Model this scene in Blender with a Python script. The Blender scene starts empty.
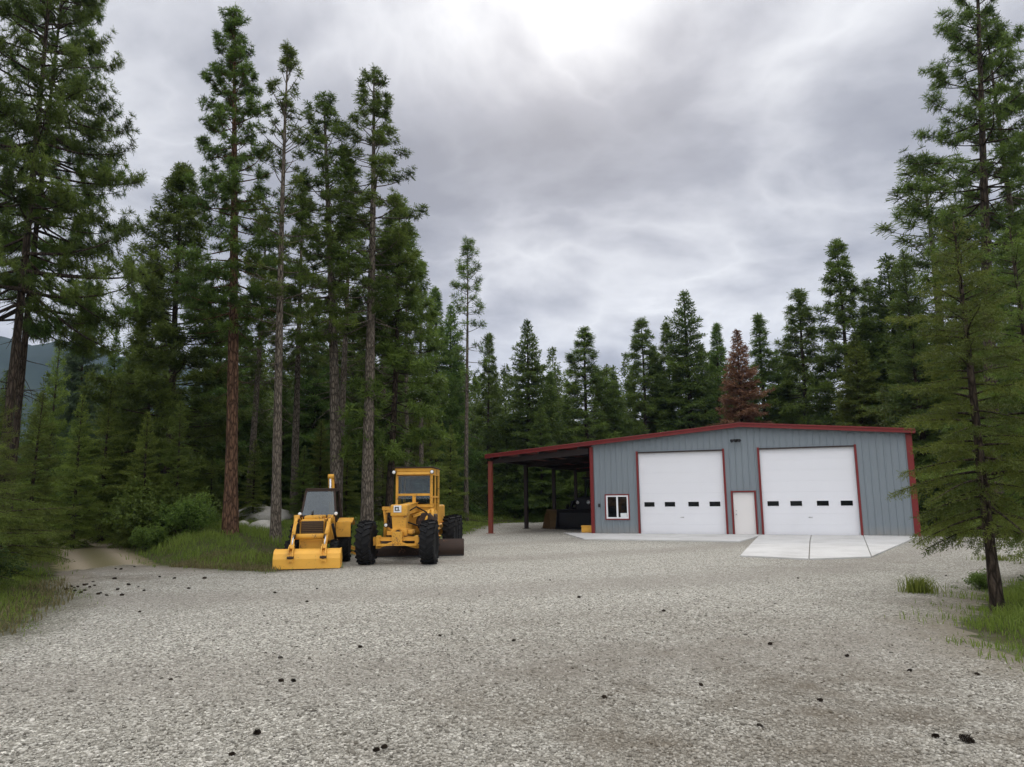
import bpy, bmesh, math, random
import numpy as np
from mathutils import Vector, Matrix
R_ = math.radians
random.seed(7)
scene = bpy.context.scene
C = scene.collection

# ------------------------------------------------------------------ camera
F_PX, PITCH, ROLL, EYE = 720.0, R_(8.978), R_(-0.622), 1.986
cam_d = bpy.data.cameras.new('camera'); cam_d.sensor_width = 36; cam_d.lens = F_PX*36/1024
cam_d.clip_end = 20000; cam_d.clip_start = 0.1
cam = bpy.data.objects.new('camera', cam_d); C.objects.link(cam); scene.camera = cam
cr, sr, cp, sp = math.cos(ROLL), math.sin(ROLL), math.cos(PITCH), math.sin(PITCH)
def ray(px, py):
    X, Y = px-512, 383.5-py
    a, b = (X*cr-Y*sr)/F_PX, (X*sr+Y*cr)/F_PX
    return np.array([a, cp-b*sp, sp+b*cp])
def at(px, py, Y):
    d = ray(px, py); return (d[0]/d[1]*Y, Y, EYE+d[2]/d[1]*Y)
def gnd(px, py, z=0.0):
    d = ray(px, py); t = (z-EYE)/d[2]; return (d[0]*t, d[1]*t)
c0, c1, c2 = ray(512, 383.5), ray(512+F_PX, 383.5), ray(512, 383.5-F_PX)
vx, vy, vz = c1-c0, c2-c0, -c0
m = Matrix([[vx[i], vy[i], vz[i], 0] for i in range(3)]+[[0, 0, 0, 1]])
m.translation = (0, 0, EYE); cam.matrix_world = m

# ------------------------------------------------------------------ materials
def mat(name):
    m = bpy.data.materials.new(name); m.use_nodes = True
    nt = m.node_tree; nt.nodes.clear()
    out = nt.nodes.new('ShaderNodeOutputMaterial')
    return m, nt, out
def N(nt, t, **kw):
    n = nt.nodes.new(t)
    for k, v in kw.items():
        if k in n.inputs: n.inputs[k].default_value = v
        else: setattr(n, k, v)
    return n
def ramp(nt, fac, stops):
    r = nt.nodes.new('ShaderNodeValToRGB'); e = r.color_ramp.elements
    while len(e) < len(stops): e.new(0.5)
    for q, (p, c) in zip(e, stops):
        q.position = p; q.color = (*c, 1) if len(c) == 3 else c
    nt.links.new(fac, r.inputs[0]); return r.outputs[0]
def mix(nt, fac, a, b, mode='MIX'):
    n = nt.nodes.new('ShaderNodeMix'); n.data_type = 'RGBA'; n.blend_type = mode
    for s, v in ((n.inputs[0], fac), (n.inputs[6], a), (n.inputs[7], b)):
        if hasattr(v, 'is_linked'): nt.links.new(v, s)
        elif isinstance(v, (int, float)): s.default_value = v
        else: s.default_value = (*v, 1)
    return n.outputs[2]
def math_(nt, op, a, b=0.0, c=0.0, clamp=False):
    n = nt.nodes.new('ShaderNodeMath'); n.operation = op; n.use_clamp = clamp
    for i, v in enumerate((a, b, c)):
        if hasattr(v, 'is_linked'): nt.links.new(v, n.inputs[i])
        else: n.inputs[i].default_value = v
    return n.outputs[0]
def coord(nt, scale=(1, 1, 1), kind='Object'):
    t = nt.nodes.new('ShaderNodeTexCoord'); mp = nt.nodes.new('ShaderNodeMapping')
    mp.inputs['Scale'].default_value = scale
    nt.links.new(t.outputs[kind], mp.inputs[0]); return mp.outputs[0]
def noise(nt, vec, scale, detail=4, rough=.55, out=0):
    n = N(nt, 'ShaderNodeTexNoise'); n.inputs['Scale'].default_value = scale
    n.inputs['Detail'].default_value = detail; n.inputs['Roughness'].default_value = rough
    nt.links.new(vec, n.inputs['Vector']); return n.outputs[out]
def bump(nt, h, strength, dist):
    b = nt.nodes.new('ShaderNodeBump'); b.inputs['Strength'].default_value = strength
    b.inputs['Distance'].default_value = dist; nt.links.new(h, b.inputs['Height']); return b.outputs[0]
def principled(nt, out, col, rough=.6, nrm=None, metal=0., spec=.5):
    p = nt.nodes.new('ShaderNodeBsdfPrincipled')
    for s, v in ((p.inputs['Base Color'], col), (p.inputs['Roughness'], rough)):
        if hasattr(v, 'is_linked'): nt.links.new(v, s)
        else: s.default_value = v if isinstance(v, (int, float)) else (*v, 1)
    p.inputs['Metallic'].default_value = metal
    p.inputs['Specular IOR Level'].default_value = spec
    if nrm is not None: nt.links.new(nrm, p.inputs['Normal'])
    nt.links.new(p.outputs[0], out.inputs[0]); return p
def attr(nt, name):
    a = nt.nodes.new('ShaderNodeAttribute'); a.attribute_name = name; return a.outputs['Fac']

def paint(name, col, rough=.5, dirt=(.09, .07, .05), amt=.35, scale=3., spec=.4, fine=22., metal=0.):
    """painted metal, weathered: broad fading, dirt and small chips"""
    m, nt, out = mat(name); v = coord(nt)
    n1 = noise(nt, v, scale, 5, .6); n2 = noise(nt, v, fine, 4, .65)
    f = math_(nt, 'MULTIPLY', math_(nt, 'SUBTRACT', n1, .38, clamp=True), 2.2*amt, clamp=True)
    c = mix(nt, f, col, tuple(x*.62 for x in col))
    chip = math_(nt, 'MULTIPLY', math_(nt, 'GREATER_THAN', math_(nt, 'MULTIPLY', n2, n1), .35), amt, clamp=True)
    c = mix(nt, chip, c, dirt)
    r = math_(nt, 'ADD', math_(nt, 'MULTIPLY', n2, .25), rough-.1)
    principled(nt, out, c, r, bump(nt, n2, .06, .01), metal, spec); return m

def foliage(name, dark, light, trans=.3, hue=.03):
    m, nt, out = mat(name)
    t = attr(nt, 'tint'); oi = nt.nodes.new('ShaderNodeObjectInfo')
    c = mix(nt, t, dark, light)
    hs = nt.nodes.new('ShaderNodeHueSaturation')
    nt.links.new(c, hs.inputs['Color'])
    nt.links.new(math_(nt, 'ADD', math_(nt, 'MULTIPLY', oi.outputs['Random'], hue), .5-hue*.55), hs.inputs['Hue'])
    nt.links.new(math_(nt, 'ADD', math_(nt, 'MULTIPLY', oi.outputs['Random'], .35), .82), hs.inputs['Value'])
    d = nt.nodes.new('ShaderNodeBsdfPrincipled'); d.inputs['Roughness'].default_value = .55
    d.inputs['Specular IOR Level'].default_value = .25
    nt.links.new(hs.outputs[0], d.inputs['Base Color'])
    tr = nt.nodes.new('ShaderNodeBsdfTranslucent'); nt.links.new(hs.outputs[0], tr.inputs[0])
    ms = nt.nodes.new('ShaderNodeMixShader'); ms.inputs[0].default_value = trans
    nt.links.new(d.outputs[0], ms.inputs[1]); nt.links.new(tr.outputs[0], ms.inputs[2])
    nt.links.new(ms.outputs[0], out.inputs[0]); return m

def bark(name, a, b, scale=1.):
    m, nt, out = mat(name); v = coord(nt, (9*scale, 9*scale, 2.2*scale))
    vo = N(nt, 'ShaderNodeTexVoronoi', feature='DISTANCE_TO_EDGE'); vo.inputs['Scale'].default_value = 1.
    wv = nt.nodes.new('ShaderNodeVectorMath'); wv.operation = 'ADD'
    nz = noise(nt, v, .8, 3, .6, 1); nt.links.new(v, wv.inputs[0]); nt.links.new(nz, wv.inputs[1])
    nt.links.new(wv.outputs[0], vo.inputs['Vector'])
    n = noise(nt, v, 2.5, 5, .65)
    e = math_(nt, 'MULTIPLY', vo.outputs['Distance'], 5., clamp=True)
    f = math_(nt, 'MULTIPLY', math_(nt, 'ADD', math_(nt, 'MULTIPLY', n, .9), -.05), e, clamp=True)
    c = ramp(nt, f, [(0, tuple(x*.3 for x in a)), (.35, a), (.8, b)])
    principled(nt, out, c, .9, bump(nt, f, .9, .03), 0, .15); return m

M = {}
M['pine'] = foliage('pine_needles', (.042, .074, .014), (.165, .240, .042), .36)
M['fir'] = foliage('fir_needles', (.040, .073, .015), (.150, .225, .043), .36)
M['spruce'] = foliage('blue_green_needles', (.040, .070, .036), (.11, .165, .075), .28)
M['young'] = foliage('light_young_needles', (.085, .125, .020), (.24, .30, .055), .42)
M['olive'] = foliage('olive_needles', (.062, .094, .017), (.185, .240, .044), .4)
M['brown'] = foliage('dead_brown_needles', (.16, .085, .040), (.33, .19, .095), .25, .02)
M['leaf'] = foliage('shrub_leaves', (.075, .13, .025), (.19, .28, .055), .45)
M['bush'] = foliage('dark_shrub_leaves', (.030, .055, .016), (.085, .14, .035), .35)
M['grass'] = foliage('grass_blades', (.085, .14, .020), (.23, .29, .055), .45, .03)
M['dry'] = foliage('dry_grass', (.11, .10, .035), (.24, .21, .10), .3, .02)
M['bark_o'] = bark('orange_pine_bark', (.135, .076, .046), (.36, .20, .12))
M['bark_g'] = bark('grey_bark', (.155, .128, .098), (.38, .33, .26), 1.4)
M['bark_d'] = bark('dark_bark', (.060, .045, .032), (.17, .13, .095), 1.2)
M['yellow'] = paint('weathered_yellow_paint', (.74, .375, .046), .55, (.15, .075, .035), .9, 2.2)
M['bucket_y'] = paint('bright_yellow_paint', (.84, .44, .062), .5, (.24, .12, .045), .55, 1.6)
M['tan'] = paint('worn_tan_paint', (.17, .105, .04), .7, (.10, .06, .04), .7)
M['rust'] = paint('rusty_brown_steel', (.045, .027, .018), .75, (.17, .085, .045), .8, 4.)
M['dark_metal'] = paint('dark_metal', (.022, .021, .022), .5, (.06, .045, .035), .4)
M['dark_shade_steel'] = paint('dark_and_shaded_steel', (.030, .018, .015), .6, (.05, .03, .02), .4)  # dark frame steel; on the inner posts it holds painted-in shade
M['red'] = paint('dark_red_trim', (.175, .015, .013), .5, (.15, .04, .03), .2, 1.2)
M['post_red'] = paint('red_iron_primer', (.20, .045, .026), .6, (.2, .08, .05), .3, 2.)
M['wall'] = paint('slate_blue_siding', (.205, .237, .256), .5, (.2, .22, .24), .16, .5)
def splash(m):
    """dust and mud splashed up the foot of the wall"""
    nt = m.node_tree; p = next(n for n in nt.nodes if n.type == 'BSDF_PRINCIPLED'); src = p.inputs['Base Color'].links[0].from_socket
    v = coord(nt); sx = nt.nodes.new('ShaderNodeSeparateXYZ'); nt.links.new(v, sx.inputs[0])
    f = math_(nt, 'MULTIPLY', math_(nt, 'SUBTRACT', 1., math_(nt, 'DIVIDE', sx.outputs[2], .55), clamp=True), math_(nt, 'MULTIPLY', noise(nt, v, 3.5, 5, .65), 1.0), clamp=True)
    nt.links.new(mix(nt, f, src, (.30, .275, .235)), p.inputs['Base Color'])
splash(M['wall'])
M['door_w'] = paint('white_door_paint', (.80, .80, .82), .4, (.6, .58, .55), .08, .6)
M['vinyl'] = paint('white_vinyl', (.82, .82, .82), .35, (.6, .6, .6), .05)
M['mandoor'] = paint('offwhite_door_paint', (.78, .75, .72), .45, (.5, .45, .4), .12, 1.)
M['chrome'] = paint('bright_metal', (.6, .6, .6), .25, (.3, .3, .3), .2, metal=.9)
M['lamp'] = paint('lamp_lens', (.85, .85, .82), .15, (.6, .6, .6), .05, spec=.8)
M['plate_and_reflection'] = paint('white_plate_and_reflection', (.78, .79, .78), .4, (.45, .4, .3), .3, 9.)
M['roofm'] = paint('red_roof_steel', (.19, .018, .015), .5, (.2, .06, .05), .2, .6)
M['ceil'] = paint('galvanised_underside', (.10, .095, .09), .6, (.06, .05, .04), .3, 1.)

def tyre_mat():
    m, nt, out = mat('tyre_rubber'); v = coord(nt); n = noise(nt, v, 9, 5, .6)
    c = ramp(nt, n, [(.3, (.008, .008, .008)), (.65, (.017, .0165, .016)), (.9, (.05, .045, .038))])
    principled(nt, out, c, .85, bump(nt, n, .2, .01), 0, .2); return m
M['tyre'] = tyre_mat()
def glass_mat(name, tint, refl):
    m, nt, out = mat(name)
    tr = nt.nodes.new('ShaderNodeBsdfTransparent'); tr.inputs[0].default_value = (*tint, 1)
    gl = nt.nodes.new('ShaderNodeBsdfGlossy'); gl.inputs['Roughness'].default_value = .02
    gl.inputs[0].default_value = (.9, .95, 1, 1)
    fr = nt.nodes.new('ShaderNodeFresnel'); fr.inputs[0].default_value = 1.5
    ms = nt.nodes.new('ShaderNodeMixShader')
    nt.links.new(math_(nt, 'ADD', fr.outputs[0], refl, clamp=True), ms.inputs[0])
    nt.links.new(tr.outputs[0], ms.inputs[1]); nt.links.new(gl.outputs[0], ms.inputs[2])
    nt.links.new(ms.outputs[0], out.inputs[0]); return m
M['glass'] = glass_mat('cab_glass', (.55, .62, .60), .0)
M['glass_b'] = glass_mat('tinted_reflective_glass', (.28, .36, .38), .04)
def dark_pane():
    m, nt, out = mat('dark_window_glass'); principled(nt, out, (.006, .007, .008), .06, None, 0, .5); return m
M['pane'] = dark_pane()

def gravel_mat():
    m, nt, out = mat('gravel')
    v = coord(nt)
    a = attr(nt, 'edge')
    w = nt.nodes.new('ShaderNodeVectorMath'); w.operation = 'MULTIPLY_ADD'
    nz = noise(nt, v, 18, 2, .5, 1)
    nt.links.new(nz, w.inputs[0]); w.inputs[1].default_value = (.03, .03, .03); nt.links.new(v, w.inputs[2])
    def vor(sc, feat='F1'):
        x = N(nt, 'ShaderNodeTexVoronoi', feature=feat); x.inputs['Scale'].default_value = sc
        nt.links.new(w.outputs[0], x.inputs['Vector']); return x
    v1, v2 = vor(36), vor(80)
    e1 = vor(36, 'DISTANCE_TO_EDGE')
    sep = nt.nodes.new('ShaderNodeSeparateColor'); nt.links.new(v1.outputs['Color'], sep.inputs[0])
    sep2 = nt.nodes.new('ShaderNodeSeparateColor'); nt.links.new(v2.outputs['Color'], sep2.inputs[0])
    stone = ramp(nt, sep.outputs[0], [(0, (.085, .079, .064)), (.25, (.295, .279, .236)), (.65, (.54, .514, .442)), (1, (.80, .765, .67))])
    fines = ramp(nt, sep2.outputs[1], [(0, (.105, .097, .076)), (.5, (.365, .343, .285)), (1, (.60, .57, .485))])
    pick = math_(nt, 'GREATER_THAN', sep.outputs[2], .36)
    col = mix(nt, pick, fines, stone)
    # broad stains of trodden-in soil and paler new rock
    big = noise(nt, v, .16, 5, .62); mid = noise(nt, v, .9, 5, .65); fine_ = noise(nt, v, 5., 4, .6)
    soil = math_(nt, 'MULTIPLY', math_(nt, 'SUBTRACT', math_(nt, 'ADD', math_(nt, 'MULTIPLY', big, .6), math_(nt, 'MULTIPLY', mid, .4)), .50, clamp=True), 4.2, clamp=True)
    wear = attr(nt, 'wear')
    soilf = math_(nt, 'ADD', math_(nt, 'MULTIPLY', soil, .42), math_(nt, 'MULTIPLY', wear, math_(nt, 'ADD', math_(nt, 'MULTIPLY', math_(nt, 'SUBTRACT', mid, .40, clamp=True), 2.4), math_(nt, 'MULTIPLY', fine_, .55))), clamp=True)
    col = mix(nt, soilf, col, mix(nt, mid, (.11, .092, .068), (.22, .19, .145)))
    # faint vehicle tracks sweeping across the lot
    tw = N(nt, 'ShaderNodeTexWave', wave_type='RINGS', rings_direction='Z'); tw.inputs['Scale'].default_value = .045
    tw.inputs['Distortion'].default_value = 3.; tw.inputs['Detail'].default_value = 2; tw.inputs['Detail Scale'].default_value = .6
    mp = nt.nodes.new('ShaderNodeMapping'); mp.inputs['Location'].default_value = (9, -46, 0); nt.links.new(v, mp.inputs[0])
    nt.links.new(mp.outputs[0], tw.inputs['Vector'])
    tk = math_(nt, 'MULTIPLY', math_(nt, 'SUBTRACT', tw.outputs['Fac'], .62, clamp=True), 1.1, clamp=True)
    col = mix(nt, tk, col, (.28, .25, .21))
    # ragged grass / soil creeping in at the edge
    ed = math_(nt, 'ADD', a, math_(nt, 'MULTIPLY', math_(nt, 'SUBTRACT', noise(nt, v, 1.4, 6, .7), .5), 1.5))
    ef = math_(nt, 'SUBTRACT', .85, math_(nt, 'MULTIPLY', ed, .8), clamp=True)
    col = mix(nt, ef, col, mix(nt, wear, mix(nt, fine_, (.050, .042, .026), (.085, .09, .032)), (.29, .24, .18)))
    hgt = math_(nt, 'ADD', math_(nt, 'MULTIPLY', math_(nt, 'MINIMUM', e1.outputs['Distance'], .25), 2.5), math_(nt, 'MULTIPLY', sep.outputs[1], .8))
    principled(nt, out, col, .9, bump(nt, hgt, .8, .02), 0, .2); return m
M['gravel'] = gravel_mat()
def soil_mat(name, a, b, c, sc=1., seam=False):
    m, nt, out = mat(name); v = coord(nt)
    n1 = noise(nt, v, .5*sc, 6, .65); n2 = noise(nt, v, 9*sc, 5, .7)
    f = math_(nt, 'ADD', math_(nt, 'MULTIPLY', n1, .6), math_(nt, 'MULTIPLY', n2, .4))
    col = ramp(nt, f, [(.3, a), (.5, b), (.68, c)])
    if name == 'dirt_track': col = mix(nt, math_(nt, 'MULTIPLY', attr(nt, 'rut'), .75), mix(nt, n2, (.13, .105, .06), (.16, .15, .07)), mix(nt, n2, (.30, .24, .17), (.46, .39, .30)))
    if seam:
        ed = math_(nt, 'ADD', attr(nt, 'edge'), math_(nt, 'MULTIPLY', math_(nt, 'SUBTRACT', noise(nt, v, 1.4, 6, .7), .5), 1.5))
        ef = math_(nt, 'SUBTRACT', .85, math_(nt, 'MULTIPLY', ed, .8), clamp=True)
        vo = N(nt, 'ShaderNodeTexVoronoi'); vo.inputs['Scale'].default_value = 40; nt.links.new(v, vo.inputs['Vector'])
        sc_ = nt.nodes.new('ShaderNodeSeparateColor'); nt.links.new(vo.outputs['Color'], sc_.inputs[0])
        col = mix(nt, ef, ramp(nt, sc_.outputs[0], [(0, (.15, .14, .12)), (.5, (.38, .365, .325)), (1, (.6, .58, .53))]), col)
    principled(nt, out, col, .95, bump(nt, n2, .7, .05), 0, .1); return m
M['floor'] = soil_mat('forest_floor_litter', (.040, .032, .020), (.062, .062, .024), (.085, .10, .032), 1., True)
M['dirt'] = soil_mat('dirt_track', (.19, .15, .105), (.31, .26, .195), (.40, .355, .285), 1.3, True)
M['rock'] = soil_mat('pale_crushed_rock', (.34, .32, .28), (.48, .455, .40), (.60, .575, .52), 2.5)
M['hill'] = soil_mat('forested_hill', (.012, .022, .012), (.018, .032, .016), (.028, .042, .02), .02)
M['cone'] = soil_mat('pine_cone_scales', (.020, .014, .010), (.045, .032, .022), (.10, .072, .05), 3.)
def concrete():
    m, nt, out = mat('concrete'); v = coord(nt)
    n1 = noise(nt, v, .7, 6, .65); n2 = noise(nt, v, 30, 4, .6)
    f = math_(nt, 'ADD', math_(nt, 'MULTIPLY', n1, .75), math_(nt, 'MULTIPLY', n2, .25))
    col = ramp(nt, f, [(.3, (.42, .41, .385)), (.52, (.56, .55, .525)), (.7, (.62, .61, .585))])
    principled(nt, out, col, .85, bump(nt, n2, .15, .01), 0, .3); return m
M['concrete'] = concrete()
def stone_mat():
    m, nt, out = mat('loose_stone'); t = attr(nt, 'tint')
    v = coord(nt); n = noise(nt, v, 60, 3, .6)
    c = ramp(nt, t, [(0, (.07, .065, .052)), (.28, (.27, .256, .215)), (.68, (.49, .466, .40)), (1, (.71, .68, .60))])
    c = mix(nt, math_(nt, 'MULTIPLY', n, .5), c, (.24, .21, .17))
    c = mix(nt, math_(nt, 'MULTIPLY', attr(nt, 'wear'), math_(nt, 'MULTIPLY', math_(nt, 'SUBTRACT', noise(nt, v, .9, 5, .65), .38, clamp=True), 2.1), clamp=True), c, (.19, .155, .11))
    principled(nt, out, c, .9, None, 0, .2); return m
M['stone'] = stone_mat()

# ------------------------------------------------------------------ object helpers
def tag(o, label=None, cat=None, group=None, kind=None):
    if label: o['label'] = label
    if cat: o['category'] = cat
    if group: o['group'] = group
    if kind: o['kind'] = kind
    return o
def empty(name, loc, rz=0.):
    o = bpy.data.objects.new(name, None); C.objects.link(o); o.empty_display_size = .3
    o.location = loc; o.rotation_euler = (0, 0, rz); return o
def link(name, me, parent=None):
    o = bpy.data.objects.new(name, me); C.objects.link(o)
    if parent: o.parent = parent
    return o
def np_mesh(name, tris, material, tint=None, smooth=False):
    """tris (n,3,3) -> unshared triangle mesh"""
    n = len(tris); me = bpy.data.meshes.new(name)
    me.vertices.add(n*3); me.vertices.foreach_set('co', tris.astype(np.float32).ravel())
    me.loops.add(n*3); me.loops.foreach_set('vertex_index', np.arange(n*3, dtype=np.int32))
    me.polygons.add(n); me.polygons.foreach_set('loop_start', np.arange(0, n*3, 3, dtype=np.int32))
    if tint is not None:
        a = me.attributes.new('tint', 'FLOAT', 'POINT'); a.data.foreach_set('value', np.repeat(tint, 3).astype(np.float32))
    me.update(calc_edges=True); me.materials.append(material); return me
def idx_mesh(name, verts, faces, material, smooth=False, attrs=None):
    """verts (n,3); faces int array (m,k)"""
    me = bpy.data.meshes.new(name); faces = np.asarray(faces, dtype=np.int32); k = faces.shape[1]
    me.vertices.add(len(verts)); me.vertices.foreach_set('co', np.asarray(verts, dtype=np.float32).ravel())
    me.loops.add(faces.size); me.loops.foreach_set('vertex_index', faces.ravel())
    me.polygons.add(len(faces)); me.polygons.foreach_set('loop_start', np.arange(0, faces.size, k, dtype=np.int32))
    for nm, val in (attrs or {}).items():
        a = me.attributes.new(nm, 'FLOAT', 'POINT'); a.data.foreach_set('value', np.asarray(val, dtype=np.float32))
    me.update(calc_edges=True)
    if smooth: me.polygons.foreach_set('use_smooth', np.ones(len(faces), dtype=bool))
    me.materials.append(material); return me

class MB:
    """collects hard-surface shapes into ONE mesh"""
    def __init__(s): s.bm = bmesh.new()
    def _merge(s, b):
        me = bpy.data.meshes.new('tmp'); b.to_mesh(me); b.free(); s.bm.from_mesh(me); bpy.data.meshes.remove(me); return s
    def box(s, x0, x1, y0, y1, z0, z1, bev=.012, rot=None, piv=None):
        b = bmesh.new(); bmesh.ops.create_cube(b, size=1)
        for v in b.verts: v.co = Vector(((x0+x1)/2+v.co.x*(x1-x0), (y0+y1)/2+v.co.y*(y1-y0), (z0+z1)/2+v.co.z*(z1-z0)))
        if bev: bmesh.ops.bevel(b, geom=list(b.edges), offset=min(bev, .45*min(x1-x0, y1-y0, z1-z0)), segments=2, affect='EDGES', profile=.6)
        if rot is not None:
            p = Vector(piv or ((x0+x1)/2, (y0+y1)/2, (z0+z1)/2))
            for v in b.verts: v.co = rot @ (v.co-p)+p
        return s._merge(b)
    def prism(s, poly, axis, a, b_, bev=.01):
        """2D polygon extruded along axis: 'x' poly=(y,z), 'y' poly=(x,z), 'z' poly=(x,y)"""
        b = bmesh.new()
        def P(p, t): return {'x': (t, p[0], p[1]), 'y': (p[0], t, p[1]), 'z': (p[0], p[1], t)}[axis]
        v0 = [b.verts.new(P(p, a)) for p in poly]; v1 = [b.verts.new(P(p, b_)) for p in poly]
        b.faces.new(v0); b.faces.new(list(reversed(v1))); n = len(poly)
        for i in range(n): b.faces.new((v0[i], v1[i], v1[(i+1) % n], v0[(i+1) % n]))
        bmesh.ops.recalc_face_normals(b, faces=list(b.faces))
        if bev: bmesh.ops.bevel(b, geom=list(b.edges), offset=bev, segments=2, affect='EDGES', profile=.6)
        return s._merge(b)
    def cyl(s, p0, p1, r0, r1=None, n=14, cap=True):
        p0, p1 = Vector(p0), Vector(p1); r1 = r0 if r1 is None else r1
        d = p1-p0; b = bmesh.new()
        bmesh.ops.create_cone(b, cap_ends=cap, segments=n, radius1=r0, radius2=r1, depth=d.length)
        q = d.to_track_quat('Z', 'Y'); c = (p0+p1)/2
        for v in b.verts: v.co = q @ v.co+c
        for f in b.faces: f.smooth = len(f.verts) == 4
        return s._merge(b)
    def beam(s, p0, p1, w, h, bev=.01, up=(0, 0, 1)):
        p0, p1 = Vector(p0), Vector(p1); d = (p1-p0); L = d.length; d.normalize()
        u = Vector(up); sd = d.cross(u)
        if sd.length < 1e-3: sd = d.cross(Vector((1, 0, 0)))
        sd.normalize(); u = sd.cross(d)
        b = bmesh.new(); bmesh.ops.create_cube(b, size=1)
        for v in b.verts: v.co = (p0+p1)/2+d*(v.co.x*L)+sd*(v.co.y*w)+u*(v.co.z*h)
        if bev: bmesh.ops.bevel(b, geom=list(b.edges), offset=min(bev, .4*min(w, h)), segments=2, affect='EDGES', profile=.6)
        return s._merge(b)
    def pipe(s, pts, r, n=8):
        for a, b in zip(pts[:-1], pts[1:]):
            s.cyl(a, b, r, r, n)
            bb = bmesh.new(); bmesh.ops.create_icosphere(bb, subdivisions=1, radius=r*1.02)
            for v in bb.verts: v.co += Vector(b)
            for f in bb.faces: f.smooth = True
            s._merge(bb)
        return s
    def lathe(s, prof, centre, axis='x', n=36):
        """profile [(offset along axis, radius)]"""
        b = bmesh.new(); rings = []
        for (o, r) in prof:
            ring = []
            for i in range(n):
                t = 2*math.pi*i/n; c_, s_ = r*math.cos(t), r*math.sin(t)
                p = (o, c_, s_) if axis == 'x' else ((c_, o, s_) if axis == 'y' else (c_, s_, o))
                ring.append(b.verts.new((p[0]+centre[0], p[1]+centre[1], p[2]+centre[2])))
            rings.append(ring)
        for a, c in zip(rings[:-1], rings[1:]):
            for i in range(n):
                f = b.faces.new((a[i], a[(i+1) % n], c[(i+1) % n], c[i])); f.smooth = True
        b.faces.new(rings[0]); b.faces.new(rings[-1])
        bmesh.ops.recalc_face_normals(b, faces=list(b.faces)); return s._merge(b)
    def quad(s, pts):
        vs = [s.bm.verts.new(p) for p in pts]; s.bm.faces.new(vs); return s
    def build(s, name, material, parent=None):
        me = bpy.data.meshes.new(name); s.bm.to_mesh(me); s.bm.free(); me.materials.append(material)
        return link(name, me, parent)

# ------------------------------------------------------------------ terrain
LOT = np.array([(-8.2, -12), (-7.2, 2), (-7.4, 8), (-8.0, 11.7), (-9.4, 15.3), (-11.4, 18.4), (-13.2, 21.4), (-12.2, 23.4), (-10.6, 22.7), (-9.0, 22.0), (-6.9, 20.9),
                (-6.6, 24), (-6.0, 28), (-4.4, 33), (-3.2, 40), (-2.6, 48), (-1.6, 57), (4, 62), (17, 60), (25.6, 51.5), (19.5, 35.3), (19.6, 34), (22, 33), (23.6, 30), (23, 26.5), (20, 22.5),
                (13.5, 18.2), (9.6, 15.2), (8.0, 12.9), (6.7, 11.4), (6.0, 9), (6.4, 6), (7.5, 2), (8.5, -12)], float)
ROAD = np.array([(-9.2, 18.0), (-12.0, 22.0), (-14.7, 26.0), (-17.4, 30.0), (-20.6, 34.0), (-25.5, 38.), (-34, 41), (-60, 45)], float)
def seg_dist(P, A, B):
    d = B-A; t = np.clip(((P-A)@d)/(d@d), 0, 1); return np.linalg.norm(P-(A+t[:, None]*d), axis=1)
def lot_dist(P):
    """signed: positive inside"""
    dist = np.full(len(P), 1e9); ins = np.zeros(len(P), bool)
    for i in range(len(LOT)):
        A, B = LOT[i], LOT[(i+1) % len(LOT)]
        dist = np.minimum(dist, seg_dist(P, A, B))
        c = ((A[1] > P[:, 1]) != (B[1] > P[:, 1]))
        xi = (B[0]-A[0])*(P[:, 1]-A[1])/(B[1]-A[1]+1e-12)+A[0]
        ins ^= c & (P[:, 0] < xi)
    return np.where(ins, dist, -dist)
def road_dist(P):
    d = np.full(len(P), 1e9)
    for A, B in zip(ROAD[:-1], ROAD[1:]): d = np.minimum(d, seg_dist(P, A, B))
    return 1.35-d
def sm(x): x = np.clip(x, 0, 1); return x*x*(3-2*x)
def wob(x, y):
    return (np.sin(x*.9+1.3)*np.cos(y*.7+.4)+.6*np.sin(x*2.1+y*1.7)+.35*np.sin(3.7*x-2.9*y+1.)+.25*np.cos(6.3*x+5.1*y))/2.2
def terrain(P):
    """ground height for points (n,2)"""
    P = np.asarray(P, float); d = -lot_dist(P); rd = -road_dist(P)
    x, y = P[:, 0], P[:, 1]; o = np.clip(np.minimum(d, rd), 0, None)
    bank = sm(d/5.)*.55+np.clip(d-5, 0, 60)*.018
    left = (x < -2) & (y > 20)
    near = sm((y-14)/8)
    z = bank*(.25+.75*near)*np.where(left, 1., .75)
    z = z*sm(o/2.2)+np.where(rd < 0, 0, 0)
    road_rise = np.clip(np.hypot(x+9, y-20)-4, 0, 60)*.018
    z = np.where((d > 0), np.maximum(z, 0)+road_rise*(x < -8)*(y > 18)*.8, z)
    amp = np.where(d > 0, sm(d/2)*.10*sm((rd+.3)/1.5)+.012, .022*sm(1-np.hypot(x-11, y-36)/9)*0+.02)
    amp = np.where(np.hypot(x-8, y-38) < 20, amp*.15+0*amp, amp)
    z = z+wob(x, y)*amp
    far = np.clip(np.hypot(x, y)-200, 0, None); return z-.0*far
def gz(x, y): return float(terrain(np.array([[x, y]]))[0])

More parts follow.
